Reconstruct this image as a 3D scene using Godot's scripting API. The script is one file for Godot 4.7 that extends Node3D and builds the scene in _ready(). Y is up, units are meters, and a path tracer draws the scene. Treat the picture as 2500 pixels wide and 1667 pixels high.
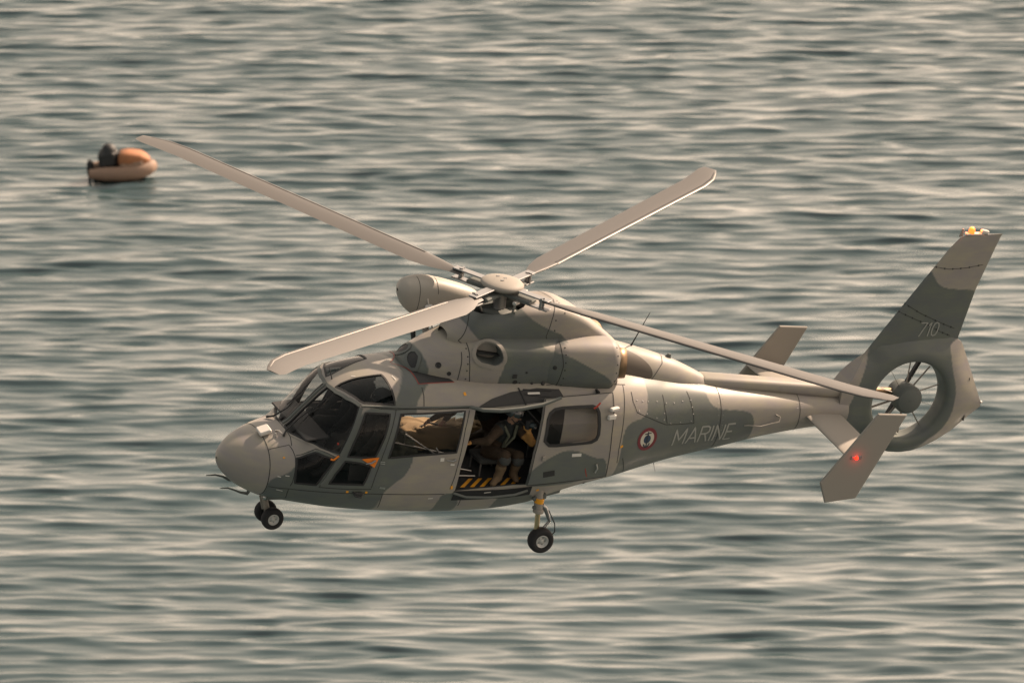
extends Node3D
# A grey naval helicopter hovering over a rippled sea at golden hour, seen from front-left and above.
# Helicopter axes: x aft, y up, z port; y = 0 at the wheel axles.

const HELI_AT := Vector3(0, 40, 0)
const HELI_O := Vector3(4.5, 0, 0)
const HAZE := 1.03
var M := {}
var heli: Node3D
var heli_tf: Transform3D
var rng := RandomNumberGenerator.new()


# ---------------------------------------------------------------- geometry kit
class Geo:
	var P := PackedVector3Array()
	var N := PackedVector3Array()
	var C := PackedColorArray()
	var G := PackedInt32Array()
	func t(a: Vector3, b: Vector3, c: Vector3, g := 0):
		P.append(a); P.append(b); P.append(c); G.append(g)
	func q(a: Vector3, b: Vector3, c: Vector3, d: Vector3, g := 0):
		t(a, b, c, g); t(a, c, d, g)
	func tn(a: Vector3, b: Vector3, c: Vector3, na: Vector3, nb: Vector3, nc: Vector3):
		var f := (c - a).cross(b - a)
		if f.dot(na + nb + nc) < 0.0:
			P.append(a); P.append(c); P.append(b)
			N.append(na); N.append(nc); N.append(nb)
		else:
			P.append(a); P.append(b); P.append(c)
			N.append(na); N.append(nb); N.append(nc)
	func fix(from: int):
		var v := 0.0
		var o := Vector3.ZERO
		for i in range(from, P.size()): o += P[i]
		o /= maxf(1.0, P.size() - from)
		for i in range(from, P.size(), 3):
			v += (P[i] - o).dot((P[i + 1] - o).cross(P[i + 2] - o))
		if v > 0.0:
			for i in range(from, P.size(), 3):
				var k := P[i + 1]; P[i + 1] = P[i + 2]; P[i + 2] = k
	func rings(R: Array, cap0 := true, cap1 := true, g := 1, crease := -1):
		var s := P.size()
		var n: int = R[0].size()
		for i in R.size() - 1:
			for j in n:
				var k := (j + 1) % n
				var gg := g
				if crease >= 0 and (j == crease - 1 or j == crease): gg = g + 40 + j
				q(R[i][j], R[i][k], R[i + 1][k], R[i + 1][j], gg)
		for e in [[cap0, R[0], false], [cap1, R[R.size() - 1], true]]:
			if e[0]:
				var c := Vector3.ZERO
				for p in e[1]: c += p
				c /= n
				for j in n:
					var k := (j + 1) % n
					if e[2]: t(c, e[1][j], e[1][k], -1)
					else: t(c, e[1][k], e[1][j], -1)
		fix(s)
	func tube(pts: Array, rad, n := 8, caps := true):
		var R := []
		var up := Vector3(0.31, 0.87, 0.22)
		for i in pts.size():
			var d: Vector3 = (pts[mini(i + 1, pts.size() - 1)] - pts[maxi(i - 1, 0)]).normalized()
			if absf(d.dot(up.normalized())) > 0.95: up = Vector3(0.9, 0.1, 0.4)
			var u := d.cross(up).normalized()
			var w := u.cross(d)
			up = w
			var r: float = rad[i] if rad is Array else rad
			var ring := PackedVector3Array()
			for j in n:
				var a := TAU * j / n
				ring.append(pts[i] + (u * cos(a) + w * sin(a)) * r)
			R.append(ring)
		rings(R, caps, caps)
	func lathe(o: Vector3, axis: Vector3, prof: Array, n := 24):
		var ax := axis.normalized()
		var u := ax.cross(Vector3(0.2, 0.9, 0.31)).normalized()
		var w := u.cross(ax)
		var R := []
		for p in prof:
			var ring := PackedVector3Array()
			for j in n:
				var a := TAU * j / n
				ring.append(o + ax * p[1] + (u * cos(a) + w * sin(a)) * p[0])
			R.append(ring)
		rings(R, prof[0][0] > 0.001, prof[prof.size() - 1][0] > 0.001)
	func box(c: Vector3, s: Vector3, b := Basis.IDENTITY, ch := 0.0):
		var st := P.size()
		var h := s * 0.5
		ch = minf(ch, minf(h.x, minf(h.y, h.z)) * 0.9)
		if ch <= 0.0:
			var k := []
			for i in 8: k.append(c + b * Vector3(h.x * (1 if i & 1 else -1), h.y * (1 if i & 2 else -1), h.z * (1 if i & 4 else -1)))
			for f in [[0, 1, 3, 2], [5, 4, 6, 7], [4, 0, 2, 6], [1, 5, 7, 3], [2, 3, 7, 6], [4, 5, 1, 0]]:
				q(k[f[0]], k[f[1]], k[f[2]], k[f[3]], -1)
		else:
			# rounded-rectangle rings stacked along y
			var R := []
			for lv in [[-h.y, ch], [-h.y + ch, 0.0], [h.y - ch, 0.0], [h.y, ch]]:
				var ring := PackedVector3Array()
				var hx: float = h.x - lv[1]
				var hz: float = h.z - lv[1]
				for e in [[1, 1], [-1, 1], [-1, -1], [1, -1]]:
					var p1 := Vector3(e[0] * hx, lv[0], e[1] * (hz - ch))
					var p2 := Vector3(e[0] * (hx - ch), lv[0], e[1] * hz)
					if e[0] * e[1] > 0: ring.append(c + b * p1); ring.append(c + b * p2)
					else: ring.append(c + b * p2); ring.append(c + b * p1)
				R.append(ring)
			rings(R, true, true, -1)
			return
		fix(st)
	func plate(poly: Array, z0: float, z1: float, ch := 0.0):
		# poly of Vector2 (x, y); a plate between z0 and z1 with a chamfered rim
		var st := P.size()
		var pv := PackedVector2Array(poly)
		var inner := pv
		if ch > 0.0:
			var o := Geometry2D.offset_polygon(pv, -ch, Geometry2D.JOIN_MITER)
			if o.size() > 0 and o[0].size() == pv.size():
				inner = PackedVector2Array()
				for p in pv:
					var best := o[0][0]
					for k in o[0]:
						if k.distance_to(p) < best.distance_to(p): best = k
					inner.append(best)
		var ti := Geometry2D.triangulate_polygon(inner)
		for i in range(0, ti.size(), 3):
			var a := inner[ti[i]]; var b := inner[ti[i + 1]]; var c := inner[ti[i + 2]]
			if (b - a).cross(c - a) < 0.0:
				var k := b; b = c; c = k
			t(Vector3(a.x, a.y, z1), Vector3(b.x, b.y, z1), Vector3(c.x, c.y, z1), -1)
			t(Vector3(a.x, a.y, z0), Vector3(c.x, c.y, z0), Vector3(b.x, b.y, z0), -1)
		var cw := Geometry2D.is_polygon_clockwise(pv)
		var n := pv.size()
		for i in n:
			var j := (i + 1) % n
			var lv := [[inner, z1], [pv, z1 - ch], [pv, z0 + ch], [inner, z0]]
			for l in 3:
				if l == 1 or ch > 0.0:
					var A = lv[l]; var B = lv[l + 1]
					var p0 := Vector3(A[0][i].x, A[0][i].y, A[1]); var p1 := Vector3(A[0][j].x, A[0][j].y, A[1])
					var p2 := Vector3(B[0][j].x, B[0][j].y, B[1]); var p3 := Vector3(B[0][i].x, B[0][i].y, B[1])
					if cw: q(p0, p1, p2, p3, -1)
					else: q(p1, p0, p3, p2, -1)
		fix(st)
	func move(from: int, xf: Transform3D):
		for i in range(from, P.size()): P[i] = xf * P[i]
	func mesh(uv := Rect2()) -> ArrayMesh:
		var has_uv := uv.size.x > 0.0
		if N.size() == P.size() and P.size() > 0:
			var a := []
			a.resize(Mesh.ARRAY_MAX)
			a[Mesh.ARRAY_VERTEX] = P; a[Mesh.ARRAY_NORMAL] = N
			if C.size() == P.size(): a[Mesh.ARRAY_COLOR] = C
			if has_uv:
				var U := PackedVector2Array()
				U.resize(P.size())
				for i in P.size(): U[i] = Vector2((P[i].x - uv.position.x) / uv.size.x, 1.0 - (P[i].y - uv.position.y) / uv.size.y)
				a[Mesh.ARRAY_TEX_UV] = U
			var m := ArrayMesh.new()
			m.add_surface_from_arrays(Mesh.PRIMITIVE_TRIANGLES, a)
			return m
		var st := SurfaceTool.new()
		st.begin(Mesh.PRIMITIVE_TRIANGLES)
		for i in P.size():
			var g := G[i / 3]
			st.set_smooth_group(0xFFFFFFFF if g < 0 else g)
			if C.size() == P.size(): st.set_color(C[i])
			if has_uv: st.set_uv(Vector2((P[i].x - uv.position.x) / uv.size.x, 1.0 - (P[i].y - uv.position.y) / uv.size.y))
			st.add_vertex(P[i])
		st.generate_normals()
		return st.commit()


# a lofted hull: rows of [x, half width, y of greatest width, top, bottom, upper and lower exponent]
class Loft:
	var T: Array
	var D: Array
	var z0 := 0.0
	func _init(rows: Array, z := 0.0):
		T = rows
		z0 = z
		D = []
		var n := T.size()
		for i in n:
			var r := []
			for k in 7:
				if i == 0: r.append((T[1][k] - T[0][k]) / float(T[1][0] - T[0][0]))
				elif i == n - 1: r.append((T[i][k] - T[i - 1][k]) / float(T[i][0] - T[i - 1][0]))
				else:
					var a: float = (T[i][k] - T[i - 1][k]) / float(T[i][0] - T[i - 1][0])
					var b: float = (T[i + 1][k] - T[i][k]) / float(T[i + 1][0] - T[i][0])
					r.append(0.0 if a * b <= 0.0 else 2.0 * a * b / (a + b))
			D.append(r)
	func at(x: float) -> PackedFloat64Array:
		var n := T.size()
		x = clampf(x, T[0][0], T[n - 1][0])
		var i := 0
		while i < n - 2 and T[i + 1][0] <= x: i += 1
		var h: float = T[i + 1][0] - T[i][0]
		var u: float = (x - T[i][0]) / h
		var a := 2 * u * u * u - 3 * u * u + 1
		var b := (u * u * u - 2 * u * u + u) * h
		var c := -2 * u * u * u + 3 * u * u
		var d := (u * u * u - u * u) * h
		var o := PackedFloat64Array()
		o.resize(7)
		for k in range(1, 7): o[k] = a * T[i][k] + b * D[i][k] + c * T[i + 1][k] + d * D[i + 1][k]
		return o
	func p(x: float, t: float, s := 1.0) -> Vector3:
		var o := at(x)
		var f := clampf(t, -1.0, 1.0) * PI / 2
		var c := absf(cos(f))
		var e := absf(sin(f))
		var n: float = o[5] if t >= 0 else o[6]
		var r := pow(pow(c, n) + pow(e, n), -1.0 / n)
		return Vector3(x, o[2] + ((o[3] - o[2]) * e * r if t >= 0 else -(o[2] - o[4]) * e * r), o[1] * c * r * s + z0)
	func nrm(x: float, t: float, s := 1.0) -> Vector3:
		var x0 := maxf(x - 0.004, T[0][0])
		var x1 := minf(x + 0.004, T[T.size() - 1][0])
		var t0 := maxf(t - 0.004, -1.0)
		var t1 := minf(t + 0.004, 1.0)
		var v := (p(x1, t) - p(x0, t)).cross(p(x, t1) - p(x, t0))
		if v.length() < 1e-12: return Vector3(-1, 0, 0)
		v = v.normalized()
		return Vector3(v.x, v.y, v.z * s)
	func o(x: float, t: float, s: float, off: float) -> Vector3:
		return p(x, t, s) + nrm(x, t, s) * off
	func t_of(x: float, y: float) -> float:
		var k := at(x)
		var up := y >= k[2]
		var qv := clampf((y - k[2]) / (k[3] - k[2]) if up else (k[2] - y) / (k[2] - k[4]), 0.0, 0.9999)
		var n: float = k[5] if up else k[6]
		var zz := pow(1.0 - pow(qv, n), 1.0 / n)
		return (1.0 if up else -1.0) * atan2(qv, zz) / (PI / 2)


const TS := 1.75   # metres of girth to one unit of t, near enough for insets

func poly(a: Array) -> PackedVector2Array:
	var o := PackedVector2Array()
	for i in range(0, a.size(), 2): o.append(Vector2(a[i], a[i + 1]))
	return o

func grow(pl: PackedVector2Array, d: float) -> PackedVector2Array:
	var s := PackedVector2Array()
	for v in pl: s.append(Vector2(v.x, v.y * TS))
	var r := Geometry2D.offset_polygon(s, d, Geometry2D.JOIN_ROUND)
	var o := PackedVector2Array()
	if r.size() == 0: return pl
	for v in r[0]: o.append(Vector2(v.x, v.y / TS))
	return o

func bounds(pl: PackedVector2Array) -> Rect2:
	var r := Rect2(pl[0], Vector2.ZERO)
	for v in pl: r = r.expand(v)
	return r

# covers part of a hull with quads, less the holes, or only inside clip
func skin(g: Geo, L: Loft, x0: float, x1: float, nx: int, t0: float, t1: float, nt: int, s: float, off := 0.0, holes := [], clip = null, shift := Vector3.ZERO, fl := 1.0):
	var hb := []
	for h in holes: hb.append(bounds(h))
	var cb := Rect2()
	if clip != null: cb = bounds(clip)
	var dx := (x1 - x0) / nx
	var dt := (t1 - t0) / nt
	var pc := {}
	for i in nx:
		for j in nt:
			var a := Vector2(x0 + i * dx, t0 + j * dt)
			var b := a + Vector2(dx, dt)
			var cell := Rect2(a, b - a)
			if clip != null and not cb.intersects(cell): continue
			var parts := [PackedVector2Array([a, Vector2(b.x, a.y), b, Vector2(a.x, b.y)])]
			var cut := false
			if clip != null:
				parts = Geometry2D.intersect_polygons(parts[0], clip)
				cut = true
			for k in holes.size():
				if hb[k].intersects(cell):
					var nw := []
					for pp in parts: nw.append_array(Geometry2D.clip_polygons(pp, holes[k]))
					parts = nw
					cut = true
			for pp in parts:
				var V := []
				var W := []
				for v in pp:
					var key := Vector2i(roundi(v.x * 20000), roundi(v.y * 20000))
					if not pc.has(key):
						var nn := L.nrm(v.x, v.y, s)
						pc[key] = [L.p(v.x, v.y, s) + nn * off + shift, nn * fl]
					V.append(pc[key][0]); W.append(pc[key][1])
				if not cut or pp.size() == 3:
					g.tn(V[0], V[1], V[2], W[0], W[1], W[2])
					if pp.size() == 4: g.tn(V[0], V[2], V[3], W[0], W[2], W[3])
				else:
					var ti := Geometry2D.triangulate_polygon(pp)
					for k in range(0, ti.size(), 3):
						g.tn(V[ti[k]], V[ti[k + 1]], V[ti[k + 2]], W[ti[k]], W[ti[k + 1]], W[ti[k + 2]])

# the cut edge of an opening: a band from the outer skin to the inner one
func reveal(g: Geo, L: Loft, pl: PackedVector2Array, s: float, o0: float, o1: float, shift := Vector3.ZERO):
	var n := pl.size()
	for i in n:
		var a := pl[i]
		var b := pl[(i + 1) % n]
		var m := maxi(1, int(ceil(a.distance_to(b) / 0.08)))
		for k in m:
			var u := a.lerp(b, float(k) / m)
			var v := a.lerp(b, float(k + 1) / m)
			var p0 := L.o(u.x, u.y, s, o0) + shift; var p1 := L.o(v.x, v.y, s, o0) + shift
			var p2 := L.o(v.x, v.y, s, o1) + shift; var p3 := L.o(u.x, u.y, s, o1) + shift
			var nn := (p1 - p0).cross(p3 - p0)
			if nn.length() < 1e-10: continue
			nn = nn.normalized()
			g.tn(p0, p1, p2, nn, nn, nn); g.tn(p0, p2, p3, nn, nn, nn)

# a raised strip that follows a hull along a polyline of (x, t)
func strip(g: Geo, L: Loft, pl: PackedVector2Array, wd: float, s: float, off := 0.003, closed := false, shift := Vector3.ZERO, th := 0.0):
	var pts := []
	var n := pl.size()
	for i in (n if closed else n - 1):
		var a := pl[i]
		var b := pl[(i + 1) % n]
		var m := maxi(1, int(ceil(Vector2(a.x - b.x, (a.y - b.y) * TS).length() / 0.05)))
		for k in m: pts.append(a.lerp(b, float(k) / m))
	pts.append(pl[0] if closed else pl[n - 1])
	var A := []
	for i in pts.size():
		var p: Vector2 = pts[i]
		var c := L.p(p.x, p.y, s)
		var nn := L.nrm(p.x, p.y, s)
		var pa: Vector2 = pts[maxi(i - 1, 0)]
		var pb: Vector2 = pts[mini(i + 1, pts.size() - 1)]
		if closed and i == 0: pa = pts[pts.size() - 2]
		if closed and i == pts.size() - 1: pb = pts[1]
		var d := L.p(pb.x, pb.y, s) - L.p(pa.x, pa.y, s)
		var w := d.cross(nn).normalized() * wd * 0.5
		A.append([c + nn * off - w + shift, c + nn * off + w + shift, nn, c + nn * (off - th) - w + shift, c + nn * (off - th) + w + shift, w.normalized()])
	for i in A.size() - 1:
		var a = A[i]; var b = A[i + 1]
		g.tn(a[0], a[1], b[1], a[2], a[2], b[2]); g.tn(a[0], b[1], b[0], a[2], b[2], b[2])
		if th > 0.0:
			g.tn(a[1], a[4], b[4], a[5], a[5], b[5]); g.tn(a[1], b[4], b[1], a[5], b[5], b[5])
			g.tn(a[0], b[0], b[3], -a[5], -b[5], -b[5]); g.tn(a[0], b[3], a[3], -a[5], -b[5], -a[5])

# strokes drawn on a hull in side view: pts are Vector2 (x, y)
func stroke(g: Geo, L: Loft, pts: Array, wd: float, s: float, off := 0.004):
	var pl := PackedVector2Array()
	for i in pts.size() - 1:
		var m := maxi(1, int(ceil(pts[i].distance_to(pts[i + 1]) / 0.04)))
		for k in m:
			var v: Vector2 = pts[i].lerp(pts[i + 1], float(k) / m)
			pl.append(Vector2(v.x, L.t_of(v.x, v.y)))
	var e: Vector2 = pts[pts.size() - 1]
	pl.append(Vector2(e.x, L.t_of(e.x, e.y)))
	strip(g, L, pl, wd, s, off)

func put(g: Geo, called: String, mat: Material, parent: Node, uv := Rect2()) -> MeshInstance3D:
	var o := MeshInstance3D.new()
	o.name = called
	o.mesh = g.mesh(uv)
	o.material_override = mat
	parent.add_child(o, true)
	return o

func tag(o: Node, label: String, category: String, group := ""):
	o.set_meta("label", label)
	o.set_meta("category", category)
	if group != "": o.set_meta("group", group)


# ---------------------------------------------------------------- materials
func lin(r: float, g: float, b: float) -> Color:
	return Color(r, g, b).linear_to_srgb()

func mat(col: Color, rough := 0.5, metal := 0.0, spec := 0.5) -> StandardMaterial3D:
	var m := StandardMaterial3D.new()
	m.albedo_color = col
	m.roughness = rough
	m.metallic = metal
	m.metallic_specular = spec
	m.cull_mode = BaseMaterial3D.CULL_DISABLED
	return m

func fill(im: Image, pl: PackedVector2Array, r: Rect2, col: Color):
	var w := im.get_width()
	var h := im.get_height()
	var q := PackedVector2Array()
	for v in pl: q.append(Vector2((v.x - r.position.x) / r.size.x * w, (1.0 - (v.y - r.position.y) / r.size.y) * h))
	var bb := bounds(q)
	for y in range(maxi(0, int(bb.position.y)), mini(h, int(bb.end.y) + 1)):
		var xs := []
		for i in q.size():
			var a := q[i]
			var b := q[(i + 1) % q.size()]
			if (a.y <= y + 0.5) != (b.y <= y + 0.5): xs.append(a.x + (y + 0.5 - a.y) / (b.y - a.y) * (b.x - a.x))
		xs.sort()
		for i in range(0, xs.size() - 1, 2):
			im.fill_rect(Rect2i(int(xs[i]), y, maxi(1, int(xs[i + 1]) - int(xs[i])), 1), col)

# rounds the corners of a hand-drawn outline
func chaikin(pl: PackedVector2Array, times := 2) -> PackedVector2Array:
	for k in times:
		var o := PackedVector2Array()
		for i in pl.size():
			var a := pl[i]
			var b := pl[(i + 1) % pl.size()]
			o.append(a.lerp(b, 0.25)); o.append(a.lerp(b, 0.75))
		pl = o
	return pl

# two-tone naval camouflage as seen from the side, with a faint mottle of weathering
func camo(w: int, h: int, r: Rect2, base: Color, darks: Array, dark: Color, seed_: int, lights := []) -> StandardMaterial3D:
	var im := Image.create(w, h, false, Image.FORMAT_RGB8)
	im.fill(base)
	for d in darks: fill(im, chaikin(poly(d)), r, dark)
	for d in lights: fill(im, chaikin(poly(d)), r, base)
	im.resize(w / 4, h / 4, Image.INTERPOLATE_BILINEAR)
	im.resize(w / 2, h / 2, Image.INTERPOLATE_CUBIC)
	var nz := FastNoiseLite.new()
	nz.seed = seed_
	nz.frequency = 0.03
	nz.fractal_octaves = 4
	var n2 := FastNoiseLite.new()
	n2.seed = seed_ + 7
	n2.frequency = 0.09
	for y in h / 2:
		for x in w / 2:
			var k := 1.0 + 0.06 * nz.get_noise_2d(x * 0.6, y) + 0.03 * n2.get_noise_2d(x * 0.35, y * 1.6)
			var c := im.get_pixel(x, y)
			im.set_pixel(x, y, Color(c.r * k, c.g * k, c.b * k * (2.0 - k) / 1.0))
	var m := mat(Color.WHITE, 0.42, 0.0, 0.5)
	m.albedo_texture = ImageTexture.create_from_image(im)
	var rn := NoiseTexture2D.new()
	var fn := FastNoiseLite.new()
	fn.seed = seed_ + 3
	fn.frequency = 0.02
	fn.fractal_octaves = 4
	rn.noise = fn
	rn.width = 256
	rn.height = 256
	var gr := Gradient.new()
	gr.set_color(0, Color(0.55, 0.55, 0.55)); gr.set_color(1, Color(0.95, 0.95, 0.95))
	rn.color_ramp = gr
	m.roughness = 0.65
	m.metallic_specular = 0.4
	m.roughness_texture = rn
	return m

const FUS_UV := Rect2(0, 0, 9.6, 2.4)
const UP_UV := Rect2(2.3, 1.7, 4.9, 1.6)
const TAIL_UV := Rect2(8.3, 0.5, 3.5, 3.6)

func materials():
	var light := lin(0.278, 0.258, 0.228)
	var dark := lin(0.114, 0.125, 0.118)
	M.light = mat(light, 0.62, 0.0, 0.35)
	M.pale = mat(lin(0.36, 0.335, 0.295), 0.5, 0.0, 0.4)
	M.dark = mat(dark, 0.6, 0.0, 0.35)
	M.fus = camo(2048, 512, FUS_UV, light, CAMO_FUS, dark, 11)
	M.up = camo(1024, 336, UP_UV, light, CAMO_UP, dark, 21)
	M.tail = camo(700, 720, TAIL_UV, light, CAMO_TAIL, dark, 31, CAMO_TAIL_LIGHT)
	M.seam = mat(lin(0.03, 0.032, 0.032), 0.8)
	M.rubber = mat(lin(0.018, 0.019, 0.02), 0.7)
	M.tyre = mat(lin(0.016, 0.016, 0.017), 0.85)
	M.liner = mat(lin(0.022, 0.023, 0.024), 0.9)
	M.black = mat(lin(0.02, 0.021, 0.022), 0.6)
	M.grip = mat(lin(0.012, 0.014, 0.016), 0.75)
	M.metal = mat(lin(0.55, 0.53, 0.5), 0.35, 0.9)
	M.steel = mat(lin(0.3, 0.3, 0.3), 0.4, 0.8)
	M.pipe = mat(lin(0.22, 0.15, 0.09), 0.45, 0.8)
	M.soot = mat(lin(0.085, 0.07, 0.055), 0.6)
	M.erosion = mat(lin(0.10, 0.095, 0.09), 0.45, 0.6)
	M.rim = mat(lin(0.5, 0.5, 0.48), 0.4, 0.3)
	M.piston = mat(lin(0.62, 0.46, 0.26), 0.25, 0.9)
	M.yellow = mat(lin(0.75, 0.33, 0.015), 0.6)
	M.orange = mat(lin(0.75, 0.2, 0.01), 0.55)
	M.red = mat(lin(0.32, 0.025, 0.012), 0.5)
	M.white = mat(lin(0.6, 0.58, 0.54), 0.5)
	M.letter = mat(lin(0.28, 0.285, 0.265), 0.55)
	M.roundel_red = mat(lin(0.13, 0.01, 0.02), 0.5)
	M.roundel_white = mat(lin(0.46, 0.44, 0.37), 0.5)
	M.roundel_blue = mat(lin(0.012, 0.035, 0.075), 0.5)
	M.navy = mat(lin(0.012, 0.018, 0.03), 0.5)
	M.blade = mat(lin(0.085, 0.08, 0.075), 0.5)
	M.tan = mat(lin(0.38, 0.25, 0.12), 0.85)
	M.canvas = mat(lin(0.30, 0.21, 0.11), 0.9)
	M.olive = mat(lin(0.10, 0.105, 0.075), 0.85)
	M.seat = mat(lin(0.05, 0.052, 0.05), 0.9)
	M.helmet = mat(lin(0.05, 0.06, 0.065), 0.18, 0.0, 0.6)
	M.visor = mat(lin(0.01, 0.012, 0.015), 0.05, 0.0, 0.9)
	M.pilot_helmet = mat(lin(0.10, 0.115, 0.125), 0.12)
	M.glass = pane(Color(0.03, 0.045, 0.05, 0.30))
	M.clear = pane(Color(0.05, 0.06, 0.06, 0.25))
	M.tint = pane(Color(0.02, 0.035, 0.04, 0.75))
	M.screen = mat(lin(0.02, 0.03, 0.035), 0.2)
	var cl := mat(Color.WHITE, 0.85)
	cl.vertex_color_use_as_albedo = true
	M.cloth = cl
	M.red_lamp = glow(Color(1.0, 0.10, 0.03), 5.0)
	M.beacon = glow(Color(1.0, 0.40, 0.14), 1.7)

func pane(c: Color) -> StandardMaterial3D:
	var m := mat(c, 0.03, 0.0, 0.3)
	m.transparency = BaseMaterial3D.TRANSPARENCY_ALPHA
	return m

func glow(c: Color, e: float) -> StandardMaterial3D:
	var m := mat(c, 0.4)
	m.emission_enabled = true
	m.emission = c
	m.emission_energy_multiplier = e
	return m


# ---------------------------------------------------------------- measured outlines
const FUS := [
	[.06,.015,.86,.875,.845,2,2],[.10,.14,.86,.96,.735,2,2],[.2,.28,.86,1.06,.62,2.1,2.1],[.35,.43,.86,1.155,.505,2.2,2.2],[.65,.62,.86,1.27,.385,2.3,2.3],
	[.95,.76,.88,1.34,.345,2.4,2.4],[1.2,.85,.9,1.59,.32,2.6,2.5],[1.5,.92,.92,1.90,.285,3.0,2.6],[1.65,.945,.93,1.99,.27,3.4,2.6],[1.85,.965,.94,2.08,.25,3.2,2.6],
	[2.15,.985,.95,2.16,.225,3,2.6],[2.6,.995,.95,2.22,.195,2.9,2.6],[3.2,1,.95,2.25,.175,2.9,2.6],[3.8,1,.95,2.26,.195,2.9,2.6],[4.4,1,.98,2.26,.285,2.9,2.6],
	[4.75,.99,1.05,2.26,.42,2.9,2.6],[5.2,.95,1.15,2.23,.52,2.8,2.5],[5.7,.84,1.25,2.17,.58,2.7,2.4],[6.2,.7,1.32,2.08,.67,2.6,2.3],[6.75,.57,1.37,1.97,.78,2.4,2.25],
	[7.5,.45,1.40,1.83,.92,2.3,2.25],[8.2,.35,1.42,1.74,1.06,2.2,2.2],[8.83,.27,1.42,1.67,1.15,2.1,2.2],[9.45,.21,1.42,1.61,1.21,2,2.1]]
const WIN := {
	"windscreen": [1.502,0.956, 1.556,0.745, 1.619,0.634, 1.704,0.545, 1.662,0.493, 1.619,0.444, 1.531,0.346, 1.438,0.240, 1.353,0.276, 1.276,0.320, 1.196,0.383, 1.126,0.460, 1.059,0.558, 1.006,0.658, 0.950,0.770, 0.935,0.861, 0.95,0.955, 1.087,0.962, 1.278,0.962, 1.370,0.960, 1.465,0.957],
	"roof_window": [1.553,0.884, 1.639,0.897, 1.740,0.889, 1.840,0.877, 1.988,0.852, 2.163,0.831, 2.178,0.765, 2.186,0.684, 2.197,0.620, 2.201,0.553, 2.194,0.500, 2.084,0.512, 1.924,0.533, 1.770,0.563, 1.724,0.590, 1.640,0.700, 1.594,0.797],
	"chin_window": [0.918,0.354, 1.041,0.368, 1.148,0.349, 1.258,0.269, 1.390,0.193, 1.330,0.123, 1.263,0.035, 1.192,-0.107, 1.052,-0.102, 0.911,-0.099, 0.903,0.139],
	"door_window": [1.763,0.492, 1.944,0.468, 2.118,0.449, 2.081,0.366, 2.043,0.296, 1.990,0.229, 1.931,0.155, 1.732,0.171, 1.539,0.194, 1.594,0.288, 1.667,0.379],
	"door_lower_window": [1.521,0.165, 1.726,0.135, 1.901,0.095, 1.868,0.019, 1.824,-0.093, 1.572,-0.080, 1.339,-0.076, 1.410,0.050],
	"cabin_window": [2.258,0.441, 2.574,0.432, 2.875,0.431, 3.205,0.434, 3.168,0.343, 3.136,0.253, 3.108,0.166, 2.775,0.159, 2.412,0.151, 2.111,0.145, 2.162,0.251, 2.211,0.348]}
const OPENING := [3.350,0.438, 3.586,0.437, 3.952,0.449, 4.320,0.465, 4.691,0.478, 4.654,0.306, 4.611,0.112, 4.499,-0.157, 4.010,-0.130, 3.530,-0.152, 3.172,-0.174, 3.199,0.069, 3.265,0.261]
const DOOR := [3.298,0.528, 3.662,0.540, 4.036,0.551, 4.329,0.560, 4.311,0.411, 4.291,0.282, 4.294,0.117, 4.289,-0.020, 3.926,-0.041, 3.502,-0.070, 3.115,-0.092, 3.156,0.166, 3.221,0.349]
const DOOR_WIN := [3.281,0.252, 3.297,0.303, 3.315,0.388, 3.351,0.427, 3.423,0.452, 3.544,0.461, 3.734,0.464, 3.993,0.467, 4.060,0.455, 4.087,0.422, 4.095,0.342, 4.091,0.285, 4.064,0.253, 3.990,0.236, 3.751,0.228, 3.478,0.220, 3.357,0.221]
const DOOR_SHIFT := Vector3(1.06, 0, 0.11)
const SEAMS := [
	[0.594,0.497, 0.643,0.523, 0.872,0.571, 0.896,0.481, 0.910,0.382, 0.905,0.204, 0.890,-0.076, 0.871,-0.156],
	[0.621,-0.241, 0.867,-0.215, 1.233,-0.211, 1.684,-0.208, 2.133,-0.215, 2.715,-0.217, 3.033,-0.214],
	[0.861,-0.225, 0.865,-0.320, 0.887,-0.457],
	[2.199,0.472, 2.128,0.341, 2.036,0.178, 1.967,0.008, 1.942,-0.130],
	[3.259,0.434, 3.199,0.312, 3.153,0.094, 3.093,-0.152],
	[1.761,0.537, 1.989,0.493, 2.199,0.472, 2.746,0.450, 3.261,0.450],
	[1.620,0.443, 1.516,0.302, 1.418,0.176, 1.319,0.043, 1.228,-0.134, 1.348,-0.139, 1.624,-0.147, 1.946,-0.147],
	[2.123,-0.220, 2.127,-0.314, 2.151,-0.449],
	[3.296,-0.220, 3.302,-0.313, 3.307,-0.398],
	[5.773,0.526, 5.784,0.432, 5.849,0.326, 6.100,0.244, 6.376,0.142, 6.617,0.114, 6.857,0.100, 6.838,0.203, 6.801,0.387, 6.752,0.581],
	[6.314,0.502, 6.339,0.324, 6.391,0.155],
	[8.63,0.9, 8.63,0.589, 8.63,0.125, 8.63,-0.6],
	[0.922,0.394, 1.034,0.397, 1.150,0.385, 1.370,0.231],
	[0.6,0.99, 0.6,0.7, 0.6,0.4, 0.6,0.1, 0.6,-0.3, 0.6,-0.7, 0.6,-0.99],
	[5.70,-0.15, 5.78,-0.32, 5.86,-0.5],
	[7.30,0.85, 7.30,0.4, 7.30,0.0, 7.30,-0.5], [4.45,0.60, 4.75,0.60, 5.2,0.60, 5.7,0.60], [5.66,0.6, 5.62,0.3, 5.60,0.0, 5.62,-0.2], [0.93,0.995, 0.93,0.7, 0.90,0.55], [2.62,0.62, 2.62,0.55, 2.60,0.47]]
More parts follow.
